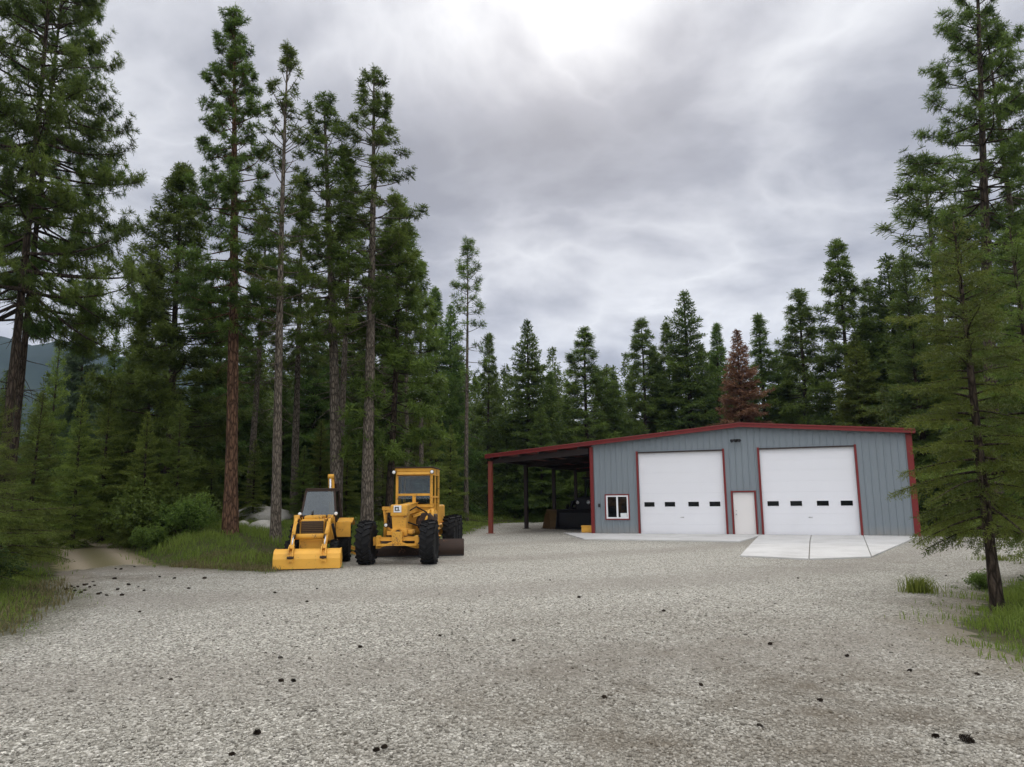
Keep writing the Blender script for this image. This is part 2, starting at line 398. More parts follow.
def axis_lines(core0, core1, step, far, grow=1.22):
    a = list(np.arange(core0, core1+1e-6, step)); s = step; hi = a[-1]; lo = a[0]
    ups, downs = [], []
    while hi < far: s *= grow; hi += s; ups.append(hi)
    s = step
    while lo > -far: s *= grow; lo -= s; downs.append(lo)
    return np.array(downs[::-1]+a+ups)
gx, gy = axis_lines(-26, 28, .22, 2300), axis_lines(2, 62, .22, 2300)
GX, GY = np.meshgrid(gx, gy); P = np.stack([GX.ravel(), GY.ravel()], 1)
ld, rdv = lot_dist(P), road_dist(P)
Z = terrain(P); V = np.column_stack([P, Z]); nx, ny = len(gx), len(gy)
ii, jj = np.meshgrid(np.arange(nx-1), np.arange(ny-1)); b0 = (jj*nx+ii).ravel()
quads = np.stack([b0, b0+1, b0+nx+1, b0+nx], 1)
ql, qr = ld[quads].mean(1), rdv[quads].mean(1)
def wear_at(p):
    x, y = p[:, 0], p[:, 1]
    def g(cx, cy, sx, sy): return np.exp(-((x-cx)/sx)**2-((y-cy)/sy)**2)
    return np.clip(.95*g(3.2, 5.0, 3.6, 2.4)+.65*g(1.6, 7.8, 2.8, 2.6)+.55*g(4.6, 10, 3.2, 2.8)+.35*g(1.0, 12.5, 4., 1.2)+.5*g(8.5, 13, 2.5, 3.)+.35*g(13, 21, 4, 3)+.5*g(0, 50, 3, 6)+1.0*g(-11.2, 20.3, 2.2, 2.6), 0, 1)
wr = wear_at(P)
def ground_piece(name, sel, material):
    q = quads[sel]; u, inv = np.unique(q.ravel(), return_inverse=True)
    me = idx_mesh(name, V[u], inv.reshape(-1, 4), material, True, {'edge': np.clip(ld[u], -1, 3), 'wear': wr[u], 'rut': np.exp(-((np.abs(1.35-rdv[u])-.72)/.30)**2)})
    return tag(link(name, me), kind='structure')
is_lot = (ql > 0); is_road = (~is_lot) & (qr > 0)
ground_piece('gravel_lot', is_lot, M['gravel'])
ground_piece('dirt_road', is_road, M['dirt'])
ground_piece('forest_floor', ~(is_lot | is_road), M['floor'])

# hills far off
def hills():
    rng = np.random.default_rng(3); n, k = 160, 14
    az = np.linspace(R_(-75), R_(45), n); Rr = 1500; KH = 1500/2600
    prof = lambda a: (300+430*np.exp(-((np.degrees(a)+50)/14.)**2)+150*np.exp(-((np.degrees(a)+26)/9)**2)-40*np.exp(-((np.degrees(a)-10)/20)**2)
                      +14*np.sin(a*31)+9*np.sin(a*67+1)+5*np.sin(a*140))
    v = []
    for j in range(k):
        t = j/(k-1); r = Rr-700*(1-t)
        for i in range(n):
            h = KH*prof(az[i])*(t**.85)+12*np.sin(az[i]*40+j*1.3)*t*(1-t)*3 - 4*(j == 0)
            v.append((math.sin(az[i])*r, math.cos(az[i])*r, h))
    for i in range(n): v.append((math.sin(az[i])*(Rr+400), math.cos(az[i])*(Rr+400), -5))
    k += 1
    f = [(j*n+i, j*n+i+1, (j+1)*n+i+1, (j+1)*n+i) for j in range(k-1) for i in range(n-1)]
    tag(link('hills', idx_mesh('hills', np.array(v), f, M['hill'], True)), kind='structure')
hills()

# ------------------------------------------------------------------ metal shop building
ANG = R_(20.556); BX, BY = 11.0, 36.543
shop = tag(empty('metal_shop_building', (BX, BY, 0), -ANG),
           'slate blue metal shop with red trim, two white overhead doors and an open lean-to', 'building')
def W(u, v, z=0): return (BX+u*math.cos(ANG)+v*math.sin(ANG), BY-u*math.sin(ANG)+v*math.cos(ANG), z)
LC, RC, RIDGE, ZR, DEPTH = -7.2, 8.08, .56, 5.50, 18.0
SLOPE = (5.50-4.875)/(8.26-.56); SL = (5.50-4.33)/(.56+13.27)
def roofz(u): return ZR-(SLOPE*(u-RIDGE) if u > RIDGE else SL*(RIDGE-u))
FASC = .27
OPEN = [(-4.69, -.39, 0, 4.21), (1.39, 5.69, 0, 4.21), (0., 1.03, 0, 2.11), (-6.5, -5.25, .78, 2.06)]
def siding(name, u0, u1, topf, openings, P, outward):
    """ribbed sheet: ribs every 0.305 m stand 32 mm proud"""
    cuts = {u0, u1}; k = u0+.15
    while k < u1-.06:
        for d_ in (-.045, -.022, .022, .045): cuts.add(k+d_)
        k += .305
    for o in openings: cuts |= {o[0], o[1]}
    cuts = sorted(c for c in cuts if u0 <= c <= u1)
    def dep(u):
        q = (u-u0-.15+.1525) % .305-.1525; a = abs(q)
        return .032*min(1, max(0, (.0451-a)/.023))
    vs, fs = [], []
    for a, b in zip(cuts[:-1], cuts[1:]):
        if b-a < 1e-5: continue
        mid = (a+b)/2; blocks = sorted((o[2], o[3]) for o in openings if o[0] < mid < o[1])
        z = 0.; spans = []
        for (c, d) in blocks:
            if c > z: spans.append((z, c))
            z = d
        spans.append((z, None))
        for (c, d) in spans:
            za, zb = (topf(a), topf(b)) if d is None else (d, d)
            i = len(vs)
            vs += [P(a, dep(a), c), P(b, dep(b), c), P(b, dep(b), zb), P(a, dep(a), za)]; fs.append((i, i+1, i+2, i+3))
    return link(name, idx_mesh(name, np.array(vs), fs, M['wall']), shop)
siding('front_wall', LC, RC, lambda u: roofz(u)-.06, OPEN, lambda u, d, z: (u, -d, z), -1)
siding('rear_wall', LC, RC, lambda u: roofz(u)-.06, [], lambda u, d, z: (u, DEPTH+d, z), 1)
siding('side_wall', 0, DEPTH, lambda v: roofz(RC)-.06, [], lambda v, d, z: (RC+d, v, z), 1)
siding('side_wall', 0, DEPTH, lambda v: roofz(LC)-.06, [], lambda v, d, z: (LC-d, v, z), 1)
# interior backing so that openings have reveals
b = MB()
for o in OPEN[:3]:
    b.box(o[0]-.02, o[0], .0, .16, 0, o[3], 0); b.box(o[1], o[1]+.02, .0, .16, 0, o[3], 0); b.box(o[0], o[1], 0, .16, o[3], o[3]+.02, 0)
b.build('door_jamb', M['dark_metal'], shop)
# roof
def slab(b, u0, u1, v0, v1, t=.05):
    z0, z1 = roofz(u0), roofz(u1)
    b.prism([(u0, z0), (u1, z1), (u1, z1-t), (u0, z0-t)], 'y', v0, v1, 0)
b = MB(); slab(b, -13.22, RIDGE, -.3, DEPTH+.3); slab(b, RIDGE, 8.22, -.3, DEPTH+.3)
k = -.3
while k < DEPTH+.3:      # standing ribs of the roof sheets
    for (u0, u1) in ((-13.2, RIDGE), (RIDGE, 8.2)):
        z0, z1 = roofz(u0)+.002, roofz(u1)+.002
        b.prism([(u0, z0), (u1, z1), (u1, z1+.03), (u0, z0+.03)], 'y', k, k+.04, 0)
    k += .61
b.build('roof', M['roofm'], shop)
b = MB()      # red rake and eave trim
for (u0, u1) in ((-13.27, RIDGE), (RIDGE, 8.27)):
    z0, z1 = roofz(u0)+.05, roofz(u1)+.05
    b.prism([(u0, z0), (u1, z1), (u1, z1-.20), (u0, z0-.20)], 'y', -.36, -.31, .006)
    b.prism([(u0, z0+.02), (u1, z1+.02), (u1, z1-.05), (u0, z0-.05)], 'y', -.40, -.363, .006)
    b.prism([(u0, z0), (u1, z1), (u1, z1-.27), (u0, z0-.27)], 'y', DEPTH+.31, DEPTH+.36, .006)
b.box(8.225, 8.30, -.36, DEPTH+.36, roofz(8.26)-.15, roofz(8.26)+.07)
b.box(-13.31, -13.235, -.36, DEPTH+.36, roofz(-13.27)-.17, roofz(-13.27)+.07)
b.build('roof_trim', M['red'], shop)
b = MB()
for (u0, u1) in ((-13.2, RIDGE), (RIDGE, 8.2)):
    z0, z1 = roofz(u0)-.055, roofz(u1)-.055
    b.prism([(u0, z0), (u1, z1), (u1, z1-.02), (u0, z0-.02)], 'y', -.30, -.04, 0)
b.build('soffit', M['ceil'], shop)
# corner trim
b = MB(); b.box(LC-.10, LC+.09, -.075, -.036, 0, roofz(LC)-.22, .004); b.box(LC-.10, LC-.06, -.036, .16, 0, roofz(LC)-.22, .004)
b.build('corner_trim', M['red'], shop)
b = MB(); b.box(RC-.17, RC+.09, -.075, -.036, 0, roofz(RC)-.16, .004); b.box(RC+.05, RC+.09, -.036, .16, 0, roofz(RC)-.16, .004)
b.build('corner_trim', M['red'], shop)
# overhead doors
def overhead(u0, u1, h):
    b = MB(); zs = np.linspace(.0, h, 9)
    for a, c in zip(zs[:-1], zs[1:]): b.box(u0+.001, u1-.001, .10, .15, a+.001, c-.001, .003)
    d = b.build('overhead_door', M['door_w'], shop)
    w = u1-u0
    for f in (.053, .299, .577, .822):
        a = u0+f*w; fr = MB()
        for (p, q, r, s) in ((a-.03, a+.56, 1.39, 1.42), (a-.03, a+.56, 1.66, 1.69), (a-.03, a, 1.42, 1.66), (a+.53, a+.56, 1.42, 1.66)):
            fr.box(p, q, .086, .0985, r, s, .003)
        wn = fr.build('door_window', M['door_w'], d)
        MB().box(a+.001, a+.529, .093, .0985, 1.421, 1.659, 0).build('pane', M['pane'], d)
    b = MB(); b.box(u0+.02, u1-.02, .075, .14, .001, .03, .004); b.build('weather_seal', M['dark_metal'], d)
    b = MB(); b.box((u0+u1)/2-.09, (u0+u1)/2+.09, .07, .098, .86, .9, .004); b.build('handle', M['chrome'], d)
    for (p, q) in ((u0-.10, u0), (u1, u1+.10)): MB().box(p, q, -.06, .02, 0, h+.10, .004).build('door_trim', M['red'], shop)
    b = MB(); b.box(u0+.001, u1-.001, -.055, .02, h, h+.06, .004); b.build('header_flashing', M['dark_shade_steel'], shop)
overhead(*OPEN[0][:2], 4.21); overhead(*OPEN[1][:2], 4.21)
# walk-in door
o = OPEN[2]
b = MB(); b.box(o[0]+.01, o[1]-.01, .05, .10, .02, 2.10, .006); md = b.build('door', M['mandoor'], shop)
b = MB(); b.cyl((.13, .05, 1.03), (.13, -.01, 1.03), .018); b.lathe([(-.02, .02), (-.01, .036), (.015, .036), (.03, .02)], (.13, -.02, 1.03), 'y', 16)
b.build('handle', M['chrome'], md); MB().cyl((.13, .05, 1.2), (.13, .03, 1.2), .03).build('deadbolt', M['chrome'], md)
b = MB(); b.box(.02, 1.01, -.02, .09, .0, .02, .003); b.build('threshold', M['chrome'], md)
b = MB(); b.box(o[0]-.085, o[0], -.06, .02, 0, 2.19, .004); b.box(o[1], o[1]+.085, -.06, .02, 0, 2.19, .004); b.box(o[0]+.001, o[1]-.001, -.055, .02, 2.11, 2.18, .004)
b.build('door_trim', M['red'], shop)
# sliding window
o = OPEN[3]; wn = MB()
for (p, q, r, s) in ((o[0]+.03, o[1]-.03, .81, .89), (o[0]+.03, o[1]-.03, 1.95, 2.03), (o[0]+.03, o[0]+.11, .89, 1.95), (o[1]-.11, o[1]-.03, .89, 1.95), (-5.92, -5.83, .89, 1.95)):
    wn.box(p, q, -.045, .05, r, s, .006)
win = wn.build('window', M['vinyl'], shop)
MB().box(o[0]+.105, -5.915, .02, .03, .885, 1.955, 0).build('pane', M['pane'], win)
MB().box(-5.835, o[1]-.105, -.005, .005, .885, 1.955, 0).build('pane', M['pane'], win)
b = MB(); b.box(-5.74, -5.40, .001, .003, 0, 0.001, 0)
b.bm.clear(); b.box(-5.72, -5.38, -.012, -.007, .895, 1.10, 0).build('painted_reflection', M['plate_and_reflection'], win)  # white patch painting a reflection into the right pane
b = MB(); b.box(o[0]-.03, o[0]+.03, -.065, .01, .75, 2.09, .004); b.box(o[1]-.03, o[1]+.03, -.065, .01, .75, 2.09, .004)
b.box(o[0]+.031, o[1]-.031, -.062, .01, .75, .81, .004); b.box(o[0]+.031, o[1]-.031, -.062, .01, 2.03, 2.09, .004)
b.build('window_trim', M['red'], shop)
b = MB(); b.box(-6.90, -6.78, -.07, -.034, 1.42, 1.60, .01); b.build('outlet_box', M['dark_metal'], shop)
# flood light under the ridge
b = MB(); b.box(.24, .38, -.10, -.034, 4.62, 4.76, .01); b.cyl((.31, -.10, 4.69), (.31, -.22, 4.72), .03)
fl = b.build('flood_light', M['dark_metal'], shop)
for s in (-1, 1):
    q = MB(); q.cyl((.31+s*.05, -.2, 4.72), (.31+s*.20, -.36, 4.66), .05, .085, 14); q.build('lamp_head', M['dark_metal'], fl)
# lean-to frame
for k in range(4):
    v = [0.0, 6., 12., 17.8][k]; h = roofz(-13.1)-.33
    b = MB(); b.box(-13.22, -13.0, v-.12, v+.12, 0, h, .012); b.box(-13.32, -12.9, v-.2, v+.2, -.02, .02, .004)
    b.build('lean_to_post', M['post_red' if k == 0 else 'dark_shade_steel'], shop)  # inner posts: red iron with the roof's shade put into the colour
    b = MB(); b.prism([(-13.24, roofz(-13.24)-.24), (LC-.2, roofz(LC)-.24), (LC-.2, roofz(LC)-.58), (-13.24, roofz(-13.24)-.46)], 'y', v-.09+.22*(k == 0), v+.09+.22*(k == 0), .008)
    b.build('rafter', M['dark_shade_steel'], shop)
b = MB()
for u in np.arange(-12.6, LC-.3, 1.15): b.box(u, u+.06, .06, DEPTH-.05, roofz(u)-.235, roofz(u)-.056, .004)
b.build('purlin', M['ceil'], shop)
b = MB(); b.box(-13.2, -13.03, .13, DEPTH-.2, roofz(-13.1)-.33, roofz(-13.1)-.1, .006); b.build('eave_beam', M['dark_shade_steel'], shop)

# concrete apron in front of the doors (a structure of its own)
def sheet(name, poly, z0, z1, material, kind='structure', bev=.012):
    b = MB(); b.prism(poly, 'z', z0, z1, bev); o = b.build(name, material); return tag(o, kind=kind) if kind else o
A = [W(-9.0, .25), W(-8.2, -1.2), W(-6.0, -5.0), W(.6, -5.5), W(.85, -1.9) ]
walk = [W(-9.0, .4)[:2], W(-6.4, -5.0)[:2], W(.55, -5.6)[:2], W(1.12, -1.62)[:2], W(1.25, -.04)[:2], W(-7.3, -.04)[:2], W(-7.3, .4)[:2]]
sheet('concrete_walk', walk, -.2, .055, M['concrete'])
sl = [[W(1.27, -.04), W(1.15, -1.6), W(.99, -13.1), W(3.03, -13.85), W(3.30, -5), W(3.5, -.04)],
      [W(3.53, -.04), W(3.33, -5), W(3.06, -13.85), W(4.87, -12.6), W(5.75, -.04)],
      [W(5.78, -.04), W(4.90, -12.5), W(8.02, -.25), W(8.02, -.04)]]
for q in sl: sheet('concrete_apron', [p[:2] for p in q], -.2, .05, M['concrete'])

# ------------------------------------------------------------------ wheels
def wheel(parent, x, y, r, w, side, lugs=18, rim_mat='yellow', name='wheel'):
    """axle along x; side=+1 the outer face is +x"""
    hub = MB(); ri = r*.52
    hub.lathe([(-w*.30, ri), (-w*.30, ri*.9), (w*.10, ri*.86), (w*.14, ri*.35), (w*.22, ri*.33), (w*.24, .05)] if side > 0 else
              [(-w*.24, .05), (-w*.22, ri*.33), (-w*.14, ri*.35), (-w*.10, ri*.86), (w*.30, ri*.9), (w*.30, ri)], (x, y, r), 'x', 28)
    for i in range(8):
        t = i*math.pi/4; p = (x+side*w*.14, y+ri*.6*math.cos(t), r+ri*.6*math.sin(t)); hub.cyl(p, (p[0]+side*.03, p[1], p[2]), .018, n=6)
    wh = hub.build(name, M[rim_mat], parent)
    t_ = MB(); h = w/2
    t_.lathe([(-h*.72, ri), (-h*.95, ri*1.15), (-h, r*.80), (-h*.86, r*.93), (-h*.45, r*.965), (0, r*.972), (h*.45, r*.965), (h*.86, r*.93), (h, r*.80), (h*.95, ri*1.15), (h*.72, ri)], (x, y, r), 'x', 44)
    for i in range(lugs):
        for sd in (-1, 1):
            t = 2*math.pi*(i+(.5 if sd > 0 else 0))/lugs; dt = .55*2*math.pi/lugs
            p = [(sd*.02, t+dt), (sd*h*.97, t-dt*.2)]
            a = Vector((x+p[0][0], y+r*.978*math.cos(p[0][1]), r+r*.978*math.sin(p[0][1])))
            c = Vector((x+p[1][0], y+r*.93*math.cos(p[1][1]), r+r*.93*math.sin(p[1][1])))
            t_.beam(a, c, .06*r/.65, .075*r/.65, .01, up=(0, math.cos(t), math.sin(t)))
    t_.build('tyre', M['tyre'], wh); return wh

# ------------------------------------------------------------------ motor grader (front looks along -y)
GR = tag(empty('motor_grader', (-3.44, 25.3, 0), R_(-2.5)), 'old yellow motor grader with glazed cab and big black tyres on the gravel', 'road grader')
for s in (-1, 1):
    wheel(GR, s*.97, -2.7, .655, .44, s)
    wheel(GR, s*.98, 2.15, .66, .44, s); wheel(GR, s*.98, 3.75, .66, .44, s)
b = MB(); b.beam((-.75, -2.7, .76), (.75, -2.7, .76), .16, .11); b.box(-.16, .16, -2.86, -2.54, .58, .98)
for s in (-1, 1):
    b.box(s*.60-.06, s*.60+.06, -2.82, -2.58, .48, .86); b.beam((s*.74, -2.7, .655), (s*.6, -2.7, .655), .16, .16)
b.beam((-.62, -2.9, .60), (.62, -2.9, .60), .06, .06); b.cyl((-.60, -2.86, .52), (.05, -2.82, .70), .032); b.cyl((.60, -2.86, .52), (.0, -2.82, .66), .04)
b.build('front_axle', M['yellow'], GR)
b = MB()      # nose: top box, tapering column, boss with hole ring
b.box(-.27, .25, -2.62, -2.05, 1.44, 1.80, .05); b.prism([(-.20, .92), (.20, .92), (.24, 1.46), (-.24, 1.46)], 'y', -2.56, -2.16, .03)
b.box(-.24, .26, -2.60, -2.10, .84, 1.06, .03); b.box(.26, .44, -2.52, -2.2, .90, 1.02, .02); b.box(-.4, -.24, -2.5, -2.2, .86, .98, .02)
b.lathe([(-2.70, .115), (-2.70, .085), (-2.60, .085), (-2.58, .135), (-2.66, .135)], (0, 0, .94), 'y', 20)
b.beam((0, -2.3, 1.62), (0, -.05, 1.70), .30, .30, .03); b.beam((0, -2.2, 1.05), (0, .2, 1.0), .26, .2, .02)
b.build('nose_frame', M['yellow'], GR)
b = MB(); b.cyl((0, -2.712, .94), (0, -2.69, .94), .088, n=20); b.build('socket_shade', M['dark_metal'], GR)  # dark disc painting in the shade inside the boss hole
# white emblem plate with its dark mark
pl = MB().box(-.16, .08, -2.645, -2.622, 1.56, 1.77, .006).build('emblem_plate', M['plate_and_reflection'], GR)
b = MB()
b.box(-.12, -.09, -2.652, -2.646, 1.61, 1.73, 0); b.box(-.089, .0, -2.652, -2.646, 1.70, 1.73, 0); b.box(-.089, .03, -2.652, -2.646, 1.61, 1.635, 0)
b.box(-.03, .0, -2.652, -2.646, 1.636, 1.699, 0)
b.build('emblem_mark', M['dark_metal'], pl)
for s in (-1,):
    b = MB()
    if s < 0:
        b.beam((-.26, -2.2, 1.68), (-.60, -2.2, 1.68), .09, .09); b.beam((-.56, -2.2, 1.68), (-.50, -2.2, 1.22), .06, .06); b.beam((-.52, -2.2, 1.14), (-.3, -2.2, 1.0), .05, .05)
    else:
        b.beam((.25, -2.2, 1.70), (.50, -2.0, 1.70), .08, .08); b.beam((.45, -2.05, 1.7), (.40, -2.1, 1.25), .06, .06)
    b.build('lamp_bracket', M['yellow'], GR)
    h = MB(); zc = 1.16 if s < 0 else 1.20; xc = s*.47
    h.lathe([(.08, .02), (.05, .055), (-.05, .07), (-.055, .06)], (xc, -2.25, zc), 'y', 20); hl = h.build('headlight', M['dark_metal'], GR)
    MB().lathe([(-.066, .015), (-.062, .04), (-.052, .057)], (xc, -2.25, zc), 'y', 20).build('lens', M['lamp'], hl)
b = MB()      # lift gear and links beside the nose: rusty machinery
b.box(.30, .88, -.95, -.35, 1.05, 1.46, .04); b.lathe([(-.2, .25), (-.18, .30), (.18, .30), (.2, .25)], (.58, -1.0, 1.22), 'y', 24)
b.lathe([(-.2, .16), (.2, .16)], (-.45, -.9, 1.3), 'y', 20); b.box(-.75, -.2, -.9, -.3, 1.0, 1.4, .03)
b.lathe([(-.08, .5), (-.06, .62), (.06, .62), (.08, .5)], (0, -.65, .62), 'z', 36)
b.build('blade_lift_gear', M['rust'], GR)
b = MB()
b.beam((.20, -1.4, 1.40), (.80, -.75, 1.62), .07, .07); b.beam((.30, -1.2, 1.10), (.85, -.6, 1.40), .06, .06); b.cyl((.55, -1.3, 1.05), (.70, -1.1, 1.58), .04); b.cyl((.80, -1.0, .75), (.78, -.9, 1.62), .05)
b.beam((-.85, -.9, 1.55), (-.3, -1.0, 1.62), .07, .09); b.cyl((-.8, -.95, .7), (-.78, -.9, 1.55), .05); b.beam((-.6, -.3, 1.74), (.72, -.3, 1.74), .10, .09)
b.beam((.66, -.35, 1.2), (.72, -.1, 1.6), .12, .2); b.beam((-.62, -.35, 1.2), (-.66, -.1, 1.6), .1, .16)
b.build('lift_links', M['yellow'], GR)
b = MB(); b.beam((0, -2.5, .80), (-.55, -.7, .66), .11, .11); b.beam((0, -2.5, .80), (.55, -.7, .66), .11, .11); b.beam((-.6, -.75, .66), (.6, -.75, .66), .14, .12)
b.beam((-.9, -.2, .92), (.9, -.2, .92), .16, .14); b.build('drawbar', M['yellow'], GR)
b = MB(); pr = []      # curved mouldboard
for i in range(9):
    t = i/8; z = .04+.56*t; yv = -.16*math.sin(math.pi*t)+.10*t; pr.append((yv, z))
poly = pr+[(y+.03, z) for (y, z) in reversed(pr)]
b.prism([(y-.25, z) for (y, z) in poly], 'x', -1.75, 1.72, 0)
for v in b.bm.verts: v.co = Matrix.Rotation(R_(8), 4, 'Z') @ v.co
blade = b.build('blade', M['rust'], GR)
b = MB(); b.box(-1.73, 1.70, -.275, -.257, .03, .13, .003, Matrix.Rotation(R_(8), 3, 'Z'), (0, 0, 0)); b.build('cutting_edge', M['dark_metal'], blade)
b = MB(); b.box(-.62, .62, 0., 4.3, .86, 1.02, .03); b.beam((-.98, 2.15, .66), (-.98, 3.75, .66), .12, .34); b.beam((.98, 2.15, .66), (.98, 3.75, .66), .12, .34)
b.beam((-.9, 2.95, .72), (.9, 2.95, .72), .25, .25); b.build('chassis', M['yellow'], GR)
b = MB(); b.box(-.46, .46, 1.7, 4.45, 1.02, 1.72, .07); hood = b.build('engine_hood', M['yellow'], GR)
b = MB(); b.cyl((.2, 2.6, 1.7), (.2, 2.6, 2.35), .05); b.cyl((.2, 2.6, 1.72), (.2, 2.6, 2.05), .085); b.build('exhaust_pipe', M['rust'], hood)
for pts in ([(.24, -2.15, 1.60), (.42, -1.9, 1.72), (.62, -1.3, 1.55), (.70, -.6, 1.30)], [(.22, -2.3, 1.25), (.48, -1.9, 1.12), (.70, -1.2, 1.18), (.72, -.5, 1.45)], [(-.24, -2.2, 1.5), (-.5, -1.8, 1.4), (-.62, -1.0, 1.2)]):
    MB().pipe(pts, .022, 7).build('hydraulic_hose', M['tyre'], GR)
# cab: frame, glass, roof
b = MB()
for s in (-1, 1):
    b.box(s*.60-.045, s*.60+.045, -.03, .06, 1.0, 2.93, .012); b.box(s*.62-.045, s*.62+.045, 1.40, 1.49, 1.0, 2.95, .012)
    b.box(s*.62-.04, s*.62+.04, .62, .70, 1.0, 2.93, .01)
    b.box(s*.62-.03, s*.62+.03, .06, 1.40, 1.0, 1.55, .01); b.box(s*.62-.035, s*.62+.035, .06, 1.40, 2.0, 2.06, .008); b.box(s*.62-.035, s*.62+.035, .06, 1.40, 2.78, 2.92, .008)
b.box(-.555, .555, -.03, .05, 2.07, 2.15, .01); b.box(-.555, .555, -.03, .05, 1.70, 1.78, .01); b.box(-.06, .06, -.03, .05, 1.78, 2.07, .01)
b.box(-.57, .57, 1.42, 1.47, 1.0, 1.8, .01); b.box(-.57, .57, 1.42, 1.47, 2.7, 2.9, .01); b.box(-.56, .56, .0, .05, 1.02, 1.70, .01)
cab = b.build('cab', M['yellow'], GR)
b = MB(); b.box(-.66, .66, -.16, 1.58, 2.90, 3.03, .04); b.prism([(-.20, 2.80), (-.16, 2.90), (.02, 2.90), (.02, 2.76)], 'x', -.58, .58, .008)
b.build('cab_roof', M['yellow'], cab)
b = MB(); b.box(-.70, .70, -.22, 1.60, 3.03, 3.065, .012); b.build('roof_edge', M['rust'], cab)
for args in ((-.55, .55, .005, .012, 2.15, 2.78), (-.55, -.065, .005, .012, 1.78, 2.07), (.065, .55, .005, .012, 1.78, 2.07), (-.57, .57, 1.44, 1.446, 1.8, 2.7)):
    MB().box(*args, 0).build('window_pane', M['glass'], cab)
for s in (-1, 1):
    for (y0, y1) in ((.06, .62), (.70, 1.40)):
        MB().box(s*.62-.004, s*.62+.004, y0, y1, 2.06, 2.78, 0).build('window_pane', M['glass'], cab)
    q = MB(); q.lathe([(.06, .03), (.02, .065), (-.05, .07), (-.06, .06)], (s*.66, -.24, 2.88), 'y', 18); wl = q.build('work_light', M['dark_metal'], cab)
    MB().lathe([(-.075, .02), (-.07, .045), (-.055, .062)], (s*.66, -.24, 2.88), 'y', 18).build('lens', M['lamp'], wl)
b = MB(); b.box(-.25, .25, .75, 1.2, 1.35, 1.5, .05); b.box(-.25, .25, 1.12, 1.25, 1.45, 2.15, .05); b.build('driver_seat', M['dark_metal'], cab)
b = MB(); b.cyl((0, .55, 1.2), (0, .30, 1.88), .035); b.lathe([(-.015, .19), (0, .205), (.015, .19)], (0, .32, 1.92), 'z', 24)
for i in range(5): b.cyl((-.3+.15*i, .18, 1.5), (-.3+.15*i, .10, 1.98), .014); 
b.build('steering_column', M['dark_metal'], cab)
b = MB()
for i in range(3): b.box(.67, .86, .25, .60, .42+.25*i, .45+.25*i, .006)
b.beam((.84, .27, .4), (.70, .27, 1.05), .03, .03); b.beam((.84, .58, .4), (.70, .58, 1.05), .03, .03); b.build('steps', M['yellow'], GR)

# ------------------------------------------------------------------ backhoe loader
BH = tag(empty('backhoe_loader', (-6.30, 23.85, 0), R_(7.5)), 'yellow backhoe loader with its wide front bucket lowered on the gravel', 'backhoe')
for s in (-1, 1):
    wheel(BH, s*(.80 if s > 0 else .70), 0., .60, .34, s, 16)
    wheel(BH, s*.66, -1.55, .38, .24, s, 14)
pr = [(-2.62, .02), (-2.64, .30), (-2.60, .44), (-2.50, .53), (-2.36, .57), (-2.20, .55), (-2.24, .52), (-2.36, .535), (-2.47, .50), (-2.56, .44), (-2.60, .30), (-2.585, .02)]
b = MB(); b.prism(pr, 'x', -.95, .93, 0)
for s in (-1, 1): b.prism([(-2.61, .03), (-2.61, .44), (-2.48, .55), (-2.3, .58), (-2.05, .30), (-2.15, .03)], 'x', s*.928-.014, s*.928+.014, 0)
bk = b.build('bucket', M['bucket_y'], BH)
for s in (-1, 1):
    b = MB(); b.box(s*.46-.05, s*.46+.05, -2.675, -2.60, .22, .40, .004)
    for d in (-.06, .06): b.prism([(-2.70, .20), (-2.70, .40), (-2.62, .62), (-2.45, .70), (-2.38, .60), (-2.55, .50), (-2.63, .35), (-2.64, .2)], 'x', s*.46+d-.012, s*.46+d+.012, 0)
    br = b.build('bucket_bracket', M['bucket_y'], bk)
    MB().cyl((s*.46-.09, -2.67, .34), (s*.46+.09, -2.67, .34), .045).build('pivot_pin', M['rust'], bk); MB().cyl((s*.46-.09, -2.44, .65), (s*.46+.09, -2.44, .65), .035).build('pivot_pin', M['rust'], bk)
for s in (-1, 1):
    b = MB()
    b.beam((s*.50, -.55, 1.36), (s*.50, -1.55, 1.40), .07, .15); b.beam((s*.50, -1.50, 1.42), (s*.48, -2.10, .98), .07, .15); b.beam((s*.48, -2.06, 1.02), (s*.46, -2.50, .55), .07, .13)
    b.cyl((s*.50, -1.5, 1.28), (s*.50, -1.5, 1.52), .09, n=16); b.cyl((s*.55, -1.45, 1.40), (s*.44, -1.45, 1.40), .12, n=20)
    arm = b.build('loader_arm', M['yellow'], BH)
    b = MB(); b.cyl((s*.47, -1.75, 1.30), (s*.46, -2.2, .95), .05); b.build('hydraulic_cylinder', M['yellow'], arm)
    b = MB(); b.cyl((s*.46, -2.2, .95), (s*.46, -2.44, .68), .028); b.build('piston_rod', M['chrome'], arm)
    b = MB(); b.cyl((s*.60, -.75, .75), (s*.56, -1.4, 1.22), .045); b.build('lift_ram', M['dark_metal'], arm)
for s in (-1, 1): MB().pipe([(s*.42, -.7, 1.2), (s*.43, -1.3, 1.50), (s*.42, -1.9, 1.22), (s*.42, -2.3, .86)], .018, 7).build('hydraulic_hose', M['tyre'], BH)
b = MB(); b.cyl((-.47, -2.08, .90), (.47, -2.08, .90), .085, n=18); b.build('cross_tube', M['yellow'], BH)
b = MB(); b.box(-.34, .34, -1.92, -1.72, .52, .80, .03); b.beam((-.6, -1.55, .40), (.6, -1.55, .40), .14, .14); b.box(-.36, .36, -1.8, .9, .62, .80, .02)
b.box(-.50, .50, -.9, -.6, .7, 1.3, .03); b.build('front_frame', M['yellow'], BH)
b = MB(); b.box(-.36, .36, -1.70, -.50, .84, 1.40, .08); b.box(-.27, .27, -1.62, -.55, 1.38, 1.50, .05); hd = b.build('hood', M['yellow'], BH)
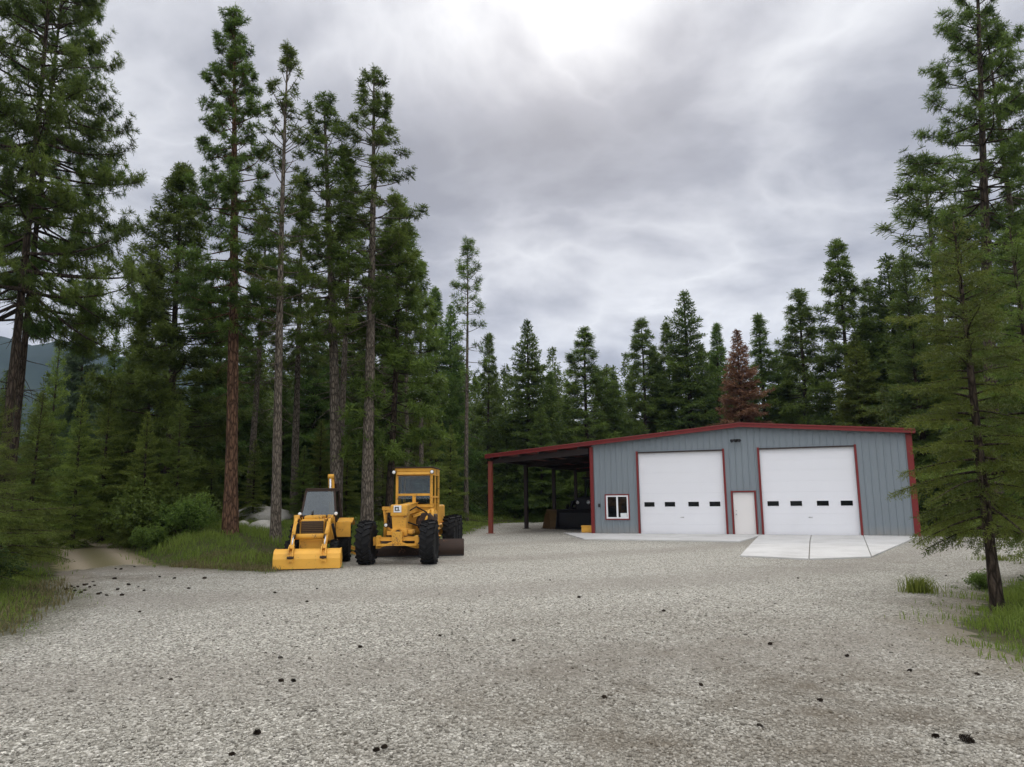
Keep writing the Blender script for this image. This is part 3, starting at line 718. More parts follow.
b = MB(); b.box(-.33, .33, -1.735, -1.70, .90, 1.34, .03); gr = b.build('grille', M['rust'], hd)
b = MB()
for i in range(7): b.box(-.31, .31, -1.755, -1.737, .94+.055*i, .955+.055*i, .003)
b.build('grille_bars', M['tan'], gr)
b = MB(); b.cyl((-.10, -1.05, 1.49), (-.10, -1.05, 1.62), .035); b.build('intake_cap', M['dark_metal'], hd)
b = MB()
for s in (-1, 1):
    b.beam((s*.55, -.42, 1.30), (s*.44, -.10, 2.27), .05, .06); b.beam((s*.60, .55, 1.1), (s*.50, .55, 2.3), .05, .06); b.beam((s*.44, -.10, 2.27), (s*.5, .55, 2.30), .05, .06)
    b.box(s*.56-.03, s*.56+.03, -.4, .55, .8, 1.34, .01)
b.beam((-.46, -.10, 2.28), (.46, -.10, 2.28), .06, .06); b.beam((-.58, -.44, 1.44), (.58, -.44, 1.44), .06, .09); b.beam((-.5, .55, 2.3), (.5, .55, 2.3), .06, .06)
cabb = b.build('cab_frame', M['rust'], BH)
b = MB(); b.prism([(-.47, -.12), (.47, -.12), (.51, .62), (-.51, .62)], 'z', 2.30, 2.345, .012); b.build('cab_roof', M['rust'], cabb)
b = MB(); b.bm.clear()
vs = [(-.53, -.405, 1.47), (.53, -.405, 1.47), (.43, -.115, 2.26), (-.43, -.115, 2.26)]
b.quad(vs); b.quad([(x, y+.008, z) for (x, y, z) in reversed(vs)]); b.build('windshield', M['glass_b'], cabb)
for s in (-1, 1):
    b = MB(); b.quad([(s*.565, -.36, 1.36), (s*.59, .52, 1.36), (s*.50, .52, 2.27), (s*.45, -.09, 2.25)]); b.build('side_window', M['glass'], cabb)
    q = MB(); q.lathe([(.05, .03), (.0, .06), (-.06, .065), (-.065, .05)], (s*.56, -.50, 1.53), 'y', 18); wl = q.build('work_light', M['dark_metal'], cabb)
    MB().lathe([(-.08, .02), (-.075, .045), (-.062, .058)], (s*.56, -.50, 1.53), 'y', 18).build('lens', M['lamp'], wl)
b = MB(); b.box(-.22, .22, .05, .45, 1.05, 1.2, .05); b.box(-.22, .22, .38, .5, 1.15, 1.75, .05); b.build('driver_seat', M['dark_metal'], cabb)
b = MB(); b.cyl((0, -.3, 1.2), (0, -.05, 1.6), .025); b.lathe([(-.012, .17), (0, .185), (.012, .17)], (0, -.05, 1.62), 'z', 22); b.build('steering_wheel', M['dark_metal'], cabb)
for s in (1,):
    b = MB(); b.box(s*.82-.24, s*.82+.22, -.66, -.62, .80, 1.26, .015); b.beam((s*.84, -.63, 1.25), (s*.84, .1, 1.36), .44, .04, .012); b.beam((s*.84, .1, 1.36), (s*.84, .5, 1.16), .44, .04, .012)
    b.build('fender', M['yellow'], BH)
# folded backhoe boom, dipper and stabilisers at the rear
b = MB(); b.box(-.35, .35, .95, 1.15, .5, 1.2, .03); b.box(-.14, .14, 1.1, 1.35, .6, 1.1, .03); b.beam((.26, 1.25, 1.0), (.16, 1.35, 2.72), .10, .18); b.cyl((.06, 1.3, 2.76), (.26, 1.3, 2.76), .085, n=18)
bm_ = b.build('backhoe_boom', M['yellow'], BH)
b = MB(); b.cyl((.17, 1.2, 1.9), (.15, 1.2, 2.68), .04); b.build('boom_cylinder', M['chrome'], bm_)
b = MB(); b.beam((.28, 1.5, 2.55), (.42, 1.95, 1.15), .16, .22); b.prism([(1.6, .95), (2.1, .9), (2.15, .45), (1.75, .35), (1.5, .6)], 'x', .2, .6, .02); b.build('dipper_and_bucket', M['rust'], bm_)
for s in (-1, 1):
    b = MB(); b.beam((s*.35, 1.05, .62), (s*1.28, 1.05, .22), .12, .10); b.beam((s*.35, 1.05, .40), (s*1.20, 1.05, .12), .08, .07); b.box(s*1.28-.16, s*1.28+.16, .9, 1.2, .03, .09, .01)
    b.build('stabilizer', M['yellow'], BH)

# ------------------------------------------------------------------ things under the lean-to
def wp(u, v, z=0): return W(u, v, z)
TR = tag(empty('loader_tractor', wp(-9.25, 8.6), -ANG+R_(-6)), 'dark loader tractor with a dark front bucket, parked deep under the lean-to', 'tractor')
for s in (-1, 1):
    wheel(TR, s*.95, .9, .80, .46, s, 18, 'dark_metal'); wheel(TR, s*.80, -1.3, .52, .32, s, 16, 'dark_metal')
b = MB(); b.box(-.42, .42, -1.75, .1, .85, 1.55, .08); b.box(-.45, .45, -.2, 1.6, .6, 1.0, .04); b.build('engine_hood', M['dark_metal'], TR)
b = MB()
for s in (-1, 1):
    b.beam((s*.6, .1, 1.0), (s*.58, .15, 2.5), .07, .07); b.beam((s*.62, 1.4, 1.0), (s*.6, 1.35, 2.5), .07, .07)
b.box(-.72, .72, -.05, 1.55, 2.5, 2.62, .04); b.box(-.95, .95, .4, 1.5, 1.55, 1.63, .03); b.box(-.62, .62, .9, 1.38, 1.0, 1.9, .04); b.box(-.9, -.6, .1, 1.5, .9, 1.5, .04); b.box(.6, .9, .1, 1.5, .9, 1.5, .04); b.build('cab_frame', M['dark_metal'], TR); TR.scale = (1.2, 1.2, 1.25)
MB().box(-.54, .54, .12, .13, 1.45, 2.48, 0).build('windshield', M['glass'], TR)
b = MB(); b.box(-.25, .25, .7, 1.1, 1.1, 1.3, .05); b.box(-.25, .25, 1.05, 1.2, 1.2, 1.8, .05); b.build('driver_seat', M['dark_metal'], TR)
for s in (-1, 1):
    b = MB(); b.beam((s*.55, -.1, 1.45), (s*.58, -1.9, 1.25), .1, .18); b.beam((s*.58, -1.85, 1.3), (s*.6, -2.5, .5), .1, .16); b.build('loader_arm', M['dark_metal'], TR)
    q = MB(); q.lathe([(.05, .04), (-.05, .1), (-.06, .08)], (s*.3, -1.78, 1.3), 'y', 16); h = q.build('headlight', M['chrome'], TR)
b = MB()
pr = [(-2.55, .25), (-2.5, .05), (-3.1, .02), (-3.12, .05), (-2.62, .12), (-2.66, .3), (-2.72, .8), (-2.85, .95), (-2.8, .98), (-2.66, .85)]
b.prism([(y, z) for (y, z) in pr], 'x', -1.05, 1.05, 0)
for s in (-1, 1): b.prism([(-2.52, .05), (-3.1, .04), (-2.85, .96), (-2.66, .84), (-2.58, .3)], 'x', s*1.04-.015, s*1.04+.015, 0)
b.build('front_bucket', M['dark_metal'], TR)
LB = tag(empty('loader_bucket', wp(-11.5, 6.2), -ANG+R_(-32)), 'detached tan loader bucket standing on the gravel by an inner lean-to post', 'bucket')
b = MB(); pr = [(.45, .05), (.5, .5), (.40, .95), (.2, 1.2), (.1, 1.25), (.08, 1.21), (.18, 1.16), (.35, .93), (.44, .5), (.40, .09), (-.35, .03), (-.35, 0.), (.42, 0.)]
b.prism(pr, 'x', -.75, .75, 0)
for s in (-1, 1): b.prism([(.43, .04), (.48, .5), (.38, .93), (.18, 1.19), (-.05, .9), (-.33, .03)], 'x', s*.74-.02, s*.74+.02, 0)
b.build('bucket_shell', M['tan'], LB)
b = MB()
for k in range(5): b.box(-.72+.34*k, -.64+.34*k, -.50, -.34, .01, .05, .006)
b.build('bucket_teeth', M['rust'], LB)
b = MB()
for s in (-.4, .4): b.prism([(.47, .3), (.62, .45), (.62, .8), (.42, .95)], 'x', s-.04, s+.04, .008)
b.build('mounting_ears', M['tan'], LB); LB.scale = (.8, .8, .95)
TB = tag(empty('toolbox', wp(-7.62, .7), -ANG), 'small yellow toolbox on the gravel at the foot of the shop corner', 'toolbox')
b = MB(); b.box(-.38, .38, -.22, .22, .06, .36, .02); b.box(-.34, .34, -.19, .19, .0, .06, .01); b.build('box_body', M['bucket_y'], TB)
b = MB(); b.box(-.40, .40, -.24, .24, .362, .43, .02); b.build('lid', M['bucket_y'], TB)
b = MB(); b.pipe([(-.12, 0, .43), (-.12, 0, .50), (.12, 0, .50), (.12, 0, .43)], .014); b.build('handle', M['dark_metal'], TB)
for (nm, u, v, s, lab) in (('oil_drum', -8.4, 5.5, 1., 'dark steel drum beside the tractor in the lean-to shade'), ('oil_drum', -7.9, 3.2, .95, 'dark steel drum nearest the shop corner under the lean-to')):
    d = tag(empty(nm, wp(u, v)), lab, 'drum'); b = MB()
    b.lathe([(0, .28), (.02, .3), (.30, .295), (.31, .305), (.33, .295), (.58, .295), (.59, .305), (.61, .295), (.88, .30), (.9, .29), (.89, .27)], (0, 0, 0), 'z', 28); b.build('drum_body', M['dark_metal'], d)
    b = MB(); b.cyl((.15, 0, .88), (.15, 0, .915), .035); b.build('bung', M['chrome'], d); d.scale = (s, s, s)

# ------------------------------------------------------------------ trees
def unit(a): return a/np.maximum(np.linalg.norm(a, axis=-1, keepdims=True), 1e-9)
def frames(ax, rng):
    r = rng.normal(size=ax.shape); u = unit(np.cross(ax, r)); return u, np.cross(ax, u)
def spikes(cen, ax, n, L, Wd, lo, hi, rng, inv=.4, tint=None, ljit=.35):
    """n thin needles (triangles) at every centre, spread lo..hi degrees about ax"""
    k = len(cen)*n; c = np.repeat(cen, n, 0); a = np.repeat(unit(ax), n, 0)
    u, w = frames(a, rng); ph = np.radians(lo+(hi-lo)*np.sqrt(rng.random(k)))[:, None]
    d = a*np.cos(ph)+u*np.sin(ph); sd = unit(np.cross(d, rng.normal(size=d.shape)))
    ln = (L*(1-ljit+2*ljit*rng.random(k)))[:, None]; flip = rng.random(k) < inv
    tip = c+d*ln; h = sd*(Wd*.5)
    t = np.empty((k, 3, 3))
    t[:, 0] = np.where(flip[:, None], c, c-h); t[:, 1] = np.where(flip[:, None], tip-h, c+h); t[:, 2] = np.where(flip[:, None], tip+h, tip)
    tt = np.repeat(tint, n) if tint is not None else rng.random(k)
    return t, np.clip(tt+rng.normal(size=k)*.10, 0, 1)
class Wood:
    def __init__(s): s.v = []; s.f = []; s.n = 0
    def tube(s, pts, rad, n=6):
        pts = np.asarray(pts, float); rad = np.asarray(rad, float)
        tg = unit(np.gradient(pts, axis=0)); ref = np.array([1., 0, 0]) if abs(tg[0][0]) < .8 else np.array([0, 1., 0])
        u = unit(np.cross(tg, ref)); w = np.cross(tg, u); t = np.linspace(0, 2*np.pi, n, endpoint=False)
        ring = pts[:, None]+rad[:, None, None]*(u[:, None]*np.cos(t)[None, :, None]+w[:, None]*np.sin(t)[None, :, None])
        m_ = len(pts); s.v.append(ring.reshape(-1, 3))
        i, j = np.meshgrid(np.arange(m_-1), np.arange(n), indexing='ij'); a = i*n+j; b = i*n+(j+1) % n
        s.f.append((np.stack([a, b, b+n, a+n], -1).reshape(-1, 4))+s.n); s.n += m_*n
    def mesh(s, name, material): return idx_mesh(name, np.concatenate(s.v), np.concatenate(s.f), material, True)
def trunk_line(rng, H, bend, n=26):
    z = np.linspace(0, 1, n)**1.0*H; a, b = rng.uniform(0, 6.28, 2)
    x = bend*(np.sin(z/H*3.+a)-np.sin(a)); y = bend*(np.sin(z/H*2.6+b)-np.sin(b)); return np.column_stack([x, y, z])
def trunk_at(tl, z): return np.array([np.interp(z, tl[:, 2], tl[:, 0]), np.interp(z, tl[:, 2], tl[:, 1]), z])
def add_trunk(wd, rng, tl, r0, n=12, flare=.35):
    z = tl[:, 2]; H = z[-1]; r = r0*np.maximum(1-z/H, 0)**.8+.012+r0*flare*np.exp(-z/(.02*H+.25)); r *= 1+.04*rng.normal(size=len(z)); wd.tube(tl, r, n)
def dead_twigs(wd, rng, tl, z0, z1, n, L, up=-.15):
    for _ in range(n):
        z = rng.uniform(min(z0, z1*.6), z1); p = trunk_at(tl, z); az = rng.uniform(0, 6.28); l = L*rng.uniform(.3, 1); pts = [p]
        d = np.array([math.cos(az), math.sin(az), up+rng.normal()*.2])
        for k in range(4): d = d+np.array([rng.normal()*.18, rng.normal()*.18, -.10+rng.normal()*.12]); pts.append(pts[-1]+unit(d)*l/4)
        wd.tube(pts, np.linspace(.018, .004, 5), 4)

def pine(seed, H, cb, prof, r0, whorl=.55, nb=4, tuftL=.2, tuftW=.013, nn=26, dens=1., bend=.15, dead=14, barkm='bark_g', fol='pine', skip=0., upbias=0., extra=()):
    """long-needled pine: whorled limbs, foliage only as tufts at the outer twigs"""
    rng = np.random.default_rng(seed); wd = Wood(); tl = trunk_line(rng, H, bend); add_trunk(wd, rng, tl, r0)
    cen, ax, tn = [], [], []
    z = cb; jobs = []
    while z < H-.5:
        t = (z-cb)/(H-cb); base = prof(t); k = max(2, int(round(nb*rng.uniform(.7, 1.3)))); a0 = rng.uniform(0, 6.28)
        for i in range(k):
            if rng.random() < skip*(1-t): continue
            jobs.append((z, t, a0+6.283*i/k+rng.normal()*.35, max(.10, base*rng.uniform(.5, 1.12)), R_(-14+62*t**1.3+upbias+rng.normal()*9)))
        z += whorl*rng.uniform(.7, 1.3)*(1-.35*t)
    jobs += [(q[0], .05, q[1], q[2], R_(q[3])) for q in extra]
    if True:
        for (z, t, az, L, el) in jobs:
            n = 7; pts = [trunk_at(tl, z+rng.uniform(-.12, .12))]; dirs = []
            hz = az
            for q in range(n):
                s = (q+.5)/n; e = el+R_(-10+34*s*s)*(1-t*.5); hz += rng.normal()*.10
                d = np.array([math.cos(hz)*math.cos(e), math.sin(hz)*math.cos(e), math.sin(e)]); dirs.append(d); pts.append(pts[-1]+d*L/n)
            pts = np.array(pts); rb = .012+.016*L*.7; wd.tube(pts, np.linspace(rb, .006, n+1), 5)
            bt = rng.uniform(.1, .75)
            def tuft(p, d, tt): cen.append(p); ax.append(d); tn.append(tt)
            tuft(pts[-1], dirs[-1], bt+.25); 
            if L > .4: tuft(pts[-2], dirs[-1], bt)
            m_ = int(L*4.6*dens+rng.random()+.5)
            for q in range(m_):
                s = rng.uniform(.30, .98)**.8; f = s*n; j = min(int(f), n-1); p = pts[j]+(pts[j+1]-pts[j])*(f-j); d = dirs[j]
                sd = 1 if rng.random() < .5 else -1; yaw = sd*R_(rng.uniform(25, 75)); pit = R_(rng.uniform(-12, 38))
                dd = np.array([d[0]*math.cos(yaw)-d[1]*math.sin(yaw), d[0]*math.sin(yaw)+d[1]*math.cos(yaw), d[2]]); dd = unit(dd*math.cos(pit)+np.array([0, 0, math.sin(pit)]))
                l = min(.85, .16+.30*L*(1-.5*s)*rng.uniform(.4, 1.1)); e1 = p+dd*l*.55; up = unit(dd+np.array([0, 0, .35])); e2 = e1+up*l*.45
                wd.tube([p, e1, e2], [.008, .006, .004], 3)
                tuft(e2, up, bt+.2); 
                if l > .3: tuft(e1, up, bt-.05)
                if l > .5: tuft(p+dd*l*.3, dd, bt-.1)
    top = tl[-1]
    for k in range(7): cen.append(top-np.array([0, 0, tuftL*.6+.13*k])); ax.append(np.array([0, 0, 1.])); tn.append(.6)
    dead_twigs(wd, rng, tl, H*.22, cb+.3, dead, 1.3)
    T, tt = spikes(np.array(cen), np.array(ax), nn, tuftL, tuftW, 8, 105, rng, .45, np.array(tn))
    return dict(H=H, trunk=wd.mesh('trunk', M[barkm]), crown=np_mesh('crown', T, M[fol], tt))

def fir(seed, H, cb, Rb, r0, step=.12, twig=.13, leafL=.10, leafW=.03, nper=3, tip=45, droop=.25, shape=.85, bend=.06, barkm='bark_d', fol='fir', ragged=.3, gap=.055, twl=.42, dead=6, elb=-12.):
    """short-needled conifer: layered limbs with flat side sprays"""
    rng = np.random.default_rng(seed); wd = Wood(); tl = trunk_line(rng, H, bend); add_trunk(wd, rng, tl, r0, 10)
    CC, AA, TT = [], [], []; z = cb; az = 0.
    while z < H-.12:
        t = (z-cb)/(H-cb); base = Rb*(1-t)**shape*(1 if t > .12 else .75+.25*t/.12)
        az += 2.4+rng.normal()*.3; L = max(.12, base*(1+ragged*rng.normal()*.8)*rng.uniform(.8, 1.08)); el = R_(elb+tip*t+rng.normal()*7)
        n = 6; p = trunk_at(tl, z); pts = [p]; dirs = []; hz = az
        for q in range(n):
            s = (q+.5)/n; e = el-droop*s*(1-t)+.32*max(0, s-.6)*(1-t); hz += rng.normal()*.06
            d = np.array([math.cos(hz)*math.cos(e), math.sin(hz)*math.cos(e), math.sin(e)]); dirs.append(d); pts.append(pts[-1]+d*L/n)
        pts = np.array(pts); dirs = np.array(dirs); wd.tube(pts, np.linspace(.008+.012*L, .004, n+1), 4)
        bt = rng.uniform(.05, .7); s = max(.12, .25/(L+.3))
        while s < 1.:
            f = s*n; j = min(int(f), n-1); q = pts[j]+(pts[j+1]-pts[j])*(f-j); d = dirs[j]
            for sd in (-1, 1):
                if rng.random() < .12: continue
                yaw = sd*R_(rng.uniform(38, 66)); l = (twl*L*(1.08-s)*rng.uniform(.6, 1.15)+.10)
                dd = unit(np.array([d[0]*math.cos(yaw)-d[1]*math.sin(yaw), d[0]*math.sin(yaw)+d[1]*math.cos(yaw), d[2]-.10-droop*.5*rng.random()+rng.normal()*.10]))
                m_ = max(2, int(l/gap)); u = np.linspace(.12, 1, m_)[:, None]
                sag = np.array([0, 0, -1.])*(u**2)*l*.12
                CC.append(q+dd*u*l+sag); AA.append(np.repeat(dd[None], m_, 0)); TT.append(np.full(m_, bt)+.35*u[:, 0]*rng.random())
            s += twig/max(L, .2)*rng.uniform(.8, 1.2)
        m_ = max(3, int(L*.8/gap)); u = np.linspace(.2, 1, m_); f = u*n; j = np.minimum(f.astype(int), n-1)
        CC.append(pts[j]+(pts[j+1]-pts[j])*(f-j)[:, None]); AA.append(dirs[j]); TT.append(bt+.3*u)
        z += step*rng.uniform(.6, 1.4)*(1-.25*t)
    m_ = 8; CC.append(tl[-1]-np.outer(np.linspace(0, .5, m_), [0, 0, 1.])); AA.append(np.repeat([[0, 0, 1.]], m_, 0)); TT.append(np.full(m_, .6))
    dead_twigs(wd, rng, tl, .4, max(.6, cb+1), dead, .9)
    T, tt = spikes(np.concatenate(CC), np.concatenate(AA), nper, leafL, leafW, 22, 66, rng, .5, np.concatenate(TT))
    return dict(H=H, trunk=wd.mesh('trunk', M[barkm]), crown=np_mesh('crown', T, M[fol], tt))

trng = random.Random(11)
def plant(proto, x, y, H, label, name='pine_tree', cat='tree', group=None, wide=1., lean=0., crown_mat=None, rz=None, z=None):
    zz = gz(x, y) if z is None else z
    r = tag(empty(name, (x, y, zz-.05), trng.uniform(0, 6.28) if rz is None else rz), label, cat, group)
    s = H/proto['H']; r.scale = (s*wide, s*wide, s); r.rotation_euler = (Matrix.Rotation(math.atan(lean), 3, 'Y') @ Matrix.Rotation(r.rotation_euler[2], 3, 'Z')).to_euler()
    link('trunk', proto['trunk'], r); c = link('crown', proto['crown'], r)
    if crown_mat: c.material_slots[0].link = 'OBJECT'; c.material_slots[0].material = M[crown_mat]
    return r
def plant_px(proto, px, py, Y, label, thru=None, **kw):
    """stands so that its top is seen at (px,py) from Y metres in front of the camera"""
    x, y, zt = at(px, py, Y)
    if thru:      # the trunk leans: it also passes another seen point
        x2, _, z2 = at(thru[0], thru[1], Y); k = (x-x2)/(zt-z2); x = x-k*zt; kw['lean'] = k
    return plant(proto, x, y, zt-gz(x, y)+.05, label, **kw)

pw = lambda a, e, lo=.06: (lambda t: a*(1-t)**e*(1 if t > .15 else .72+.28*t/.15)+lo)
# --- near pines, each its own mesh
p_main = pine(21, 23.4, 8.6, pw(2.75, .62), .27, .50, 5, .185, .024, 46, .85, .10, 26, 'bark_o')
p_thin = pine(22, 20.6, 8.5, pw(2.0, .55, .2), .185, .62, 4, .20, .026, 44, .10, .10, 34, 'bark_g', 'pine', .25, 24)
p_d = pine(23, 20.4, 9., pw(2.3, .65), .20, .52, 4, .185, .025, 44, .75, .12, 34, 'bark_g')
p_e = pine(24, 21.6, 9.5, pw(2.7, .75), .22, .54, 4, .185, .025, 44, .66, .12, 34, 'bark_g')
p_left = pine(25, 22.5, 7.6, lambda t: 3.9*(1-t)**.5+.1+.4*max(0, 1-t/.2), .155, .54, 5, .185, .020, 46, .78, .12, 26, 'bark_d', extra=((8.0, -.45, 5.2, -2), (8.5, .15, 4.8, 4), (9.0, -.2, 4.2, 6)))
p_right = pine(26, 23.5, 8.8, pw(3.1, .55), .23, .60, 4, .20, .021, 46, .75, .12, 16, 'bark_d')
# --- shared kinds
p_bushy = pine(28, 18, 1.3, pw(3.7, .7), .2, .42, 5, .26, .034, 24, .85, .12, 4, 'bark_d')
p_far = [pine(31+i, 18, 4.5-1.2*i, pw([2.9, 2.4, 3.1][i], [.8, .85, .7][i]), .17, .5, 5, .30, .045, 18, .80, .12, 10, 'bark_d') for i in range(3)]
p_sparse = pine(35, 18, 8, pw(1.5, .55, .2), .14, .6, 4, .28, .034, 20, .45, .10, 18, 'bark_g', 'pine', .25, 8)
f_far = [fir(41+i, 16, [.8, 1.2, 2.5][i], [3.3, 2.7, 3.0][i], .17, .085, .15, .22, .065, 3, [50, 45, 60][i], .28, [.85, .75, .95][i], gap=.10) for i in range(3)]
f_mid = [fir(51+i, 9, .35, [2.1, 1.75][i], .10, .07, .11, .13, .030, 3, 55, .22, [.9, .8][i], gap=.065) for i in range(2)]
f_tall = fir(55, 18, 1.5, 2.9, .18, .085, .13, .17, .042, 3, 55, .25, .7, gap=.08, ragged=.4)

plant_px(p_main, 237, 6, 29, 'tall pine with bare orange bark trunk at the grassy bank, tallest of the left trees', rz=2.2, thru=(230, 500))
plant_px(p_thin, 290, 50, 28, 'thin grey pine with sparse tufted crown standing just behind the backhoe', rz=.7, thru=(276, 520))
plant_px(p_d, 331, 92, 32, 'pine with grey trunk rising right behind the backhoe cab', thru=(335, 450), wide=1.3)
plant_px(p_e, 369, 62, 31, 'tall pine with open crown between the backhoe and the grader', thru=(367, 480), wide=1.2)
plant_px(p_far[0], 397, 202, 33, 'dark dense pine with reddish trunk rising left of the grader cab', wide=1.15, thru=(389, 470))
plant_px(p_left, 67, -150, 20.5, 'big pine at the left edge whose long limb hangs over the dirt road', rz=0.2, thru=(11, 380), wide=.80)
plant_px(p_left, 72, -90, 23, 'second trunk of the pair of big pines at the left edge', rz=2.6, wide=.7, thru=(23, 380))
plant_px(p_right, 969, -62, 33, 'big pine at the right edge with long bare-based limbs, topping all right-hand trees', rz=1.0, thru=(984, 250))
plant_px(p_d, 988, 10, 35, 'slimmer pine trunk close behind the big pine at the right edge', wide=.9)
plant_px(p_bushy, 190, 165, 35, 'bushy pine left of the orange pine, foliage nearly to the ground', wide=1.1)
plant_px(p_bushy, 160, 262, 38, 'broad bushy pine standing above the shrubs by the dirt road', wide=.85, rz=2.)
plant_px(p_sparse, 466, 238, 56, 'slender pine with bare trunk and thin tufted top left of the shop', thru=(466, 480))
plant_px(p_far[1], 437, 288, 58, 'narrow pine just left of the slender bare-trunked pine')
plant_px(f_far[1], 452, 305, 62, 'dark fir tip showing behind the slender bare-trunked pine', name='fir_tree')
plant_px(p_far[1], 488, 333, 66, 'thin pine above the left end of the lean-to roof')
plant_px(f_mid[0], 507, 402, 66, 'pale green young fir beside the lean-to post', name='fir_tree', crown_mat='young', wide=1.2)
plant_px(f_mid[1], 430, 398, 47, 'pale green young fir right behind the grader cab', name='fir_tree', crown_mat='young', wide=1.1)
plant_px(f_mid[0], 450, 425, 55, 'small light fir between the grader and the bare-trunked pine', name='fir_tree', crown_mat='young')
plant_px(f_mid[1], 412, 345, 48, 'dull green fir filling the gap above the grader roof', name='fir_tree', crown_mat='olive', wide=1.2)
for i, (px, py, Y, lab) in enumerate([(214, 452, 38, 'low light fir left of the orange trunk at the back of the bank'), (256, 440, 41, 'low light fir between the orange trunk and the thin grey pine'), (304, 446, 42, 'low light fir just left of the backhoe cab'),
                                      (348, 436, 43, 'low light fir in the gap between backhoe and grader'), (383, 448, 41, 'low light fir close behind the grader nose'), (322, 420, 46, 'light fir showing between trunks behind the backhoe boom')]):
    plant_px(f_mid[i % 2], px, py, Y, lab, name='fir_tree', crown_mat=('olive', 'young')[i % 2], wide=1.2)
# left of the road
plant_px(f_far[0], 90, 282, 45, 'blue-green spruce with a neat cone shape standing before the blue hill', name='spruce_tree', crown_mat='spruce', wide=.8)
plant_px(f_mid[1], 60, 333, 34, 'bright green larch-like spire in front of the blue hill', name='fir_tree', crown_mat='young', wide=.62)
plant_px(f_far[1], 134, 342, 40, 'pointed fir to the right of the blue-green spruce', name='fir_tree', wide=1.)
plant_px(f_mid[0], 112, 385, 33, 'yellow-green fir behind the bend of the dirt road', name='fir_tree', crown_mat='young', wide=1.1)
plant_px(f_mid[1], 42, 392, 27, 'mid green fir on the left side of the dirt road', name='fir_tree', crown_mat='olive', wide=1.15)
plant_px(f_mid[0], 5, 370, 24, 'fir at the left edge under the big pines', name='fir_tree', crown_mat='olive')
plant_px(f_mid[1], 75, 420, 38, 'dark young fir where the dirt road vanishes', name='fir_tree')
plant_px(f_mid[0], 145, 400, 37, 'young fir behind the pale shrubs on the bank', name='fir_tree')
plant_px(f_far[2], 118, 330, 52, 'dark fir deep in the wood above the dirt road', name='fir_tree')
plant_px(p_far[2], 75, 345, 58, 'pine far back to the left of the blue-green spruce')
plant_px(f_mid[0], 150, 412, 30.5, 'yellow-green fir standing right behind the largest bank shrub', name='fir_tree', crown_mat='young', wide=1.1)
plant_px(f_mid[1], 182, 402, 30.5, 'mid green fir between the bushy pine and the bank shrubs', name='fir_tree', crown_mat='olive', wide=1.1)
plant_px(f_mid[0], 85, 395, 30, 'bright green fir on the right of the dirt road bend', name='fir_tree', crown_mat='young', wide=1.)
# behind the grader
for i, (px, py, Y, lab) in enumerate([(262, 215, 42, 'dim pine behind the orange trunk'), (305, 190, 44, 'dim pine between the two grey trunks behind the backhoe'), (347, 170, 41, 'pine standing behind the backhoe boom'),
                                      (384, 215, 44, 'pine filling the crown gap left of the dark dense pine'), (411, 235, 40, 'thin pine just right of the dark dense pine'), (424, 262, 46, 'pine shading the wood right of the grader cab')]):
    plant_px([p_e, p_d, p_thin][i % 3] if i != 4 else p_sparse, px, py, Y, lab+' in the left wood', wide=1.15)
for i, (px, py, Y, lab) in enumerate([(222, 300, 46, 'dark fir behind the grassy bank left of the orange trunk'), (250, 330, 50, 'dark fir behind the pale rock mound'), (318, 300, 52, 'dark fir seen past the backhoe windshield'), (355, 290, 55, 'dark fir between grader and backhoe'),
                                      (392, 320, 55, 'dark fir behind the grader nose'), (285, 380, 47, 'low dark fir behind the backhoe bucket'), (340, 390, 49, 'low dark fir behind the backhoe boom'), (375, 380, 48, 'low dark fir behind the grader wheel'), (200, 400, 44, 'low fir at the back of the grassy bank'), (237, 410, 46, 'low dark fir directly behind the orange trunk')]):
    plant_px(f_far[i % 3], px, py, Y, lab, name='fir_tree', wide=1.2)
# skyline behind the shop, left to right
SKY = [('f0', 526, 320, 64, 1.1, None, 'broad cone-shaped fir above the lean-to roof', 'fir_tree'), ('p1', 551, 371, 68, 1.1, None, 'short pine between the cone-shaped fir and the round-topped pine', 'pine_tree'),
       ('p2', 586, 326, 64, 1.35, None, 'round-topped broad pine above the shop corner', 'pine_tree'), ('f1', 612, 372, 66, 1.1, None, 'low fir right of the round-topped pine', 'fir_tree'),
       ('p0', 639, 318, 68, 1.15, None, 'full pine above the left overhead door', 'pine_tree'), ('f2', 655, 348, 70, 1., None, 'short fir tucked behind the full pine', 'fir_tree'),
       ('p1', 668, 322, 70, 1., None, 'slim pine left of the tall spire', 'pine_tree'), ('f1', 685, 291, 66, 1.15, None, 'tall spire-topped fir left of the brown dead tree', 'fir_tree'),
       ('p1', 702, 345, 72, 1.1, None, 'low pine between spire and brown tree', 'pine_tree'), ('p1', 715, 323, 70, 1., None, 'slim pine touching the brown dead tree on its left', 'pine_tree'),
       ('f0', 735, 330, 60, 1.05, 'brown', 'dead fir with rust-brown needles above the shop ridge', 'fir_tree'), ('p1', 757, 315, 66, 1.2, None, 'dark pine just right of the brown dead tree', 'pine_tree'),
       ('p0', 796, 288, 62, 1.25, None, 'pine above the right overhead door', 'pine_tree'), ('f2', 777, 350, 68, 1.1, None, 'low fir filling the dip right of the dark pine', 'fir_tree'),
       ('p0', 833, 239, 58, 1.05, None, 'tallest pine above the right half of the shop roof', 'pine_tree'), ('f0', 852, 335, 54, 1.25, 'olive', 'lighter green fir in front of the tallest skyline pine', 'fir_tree'),
       ('p2', 868, 278, 62, 1., None, 'pine just right of the tallest skyline pine', 'pine_tree'), ('f1', 886, 255, 56, 1.2, None, 'dark fir behind the right eave of the shop', 'fir_tree'),
       ('f2', 565, 395, 72, 1.2, None, 'low background fir between round-topped pine and lean-to roof', 'fir_tree'), ('f0', 540, 400, 60, 1., None, 'small fir directly behind the lean-to', 'fir_tree')]
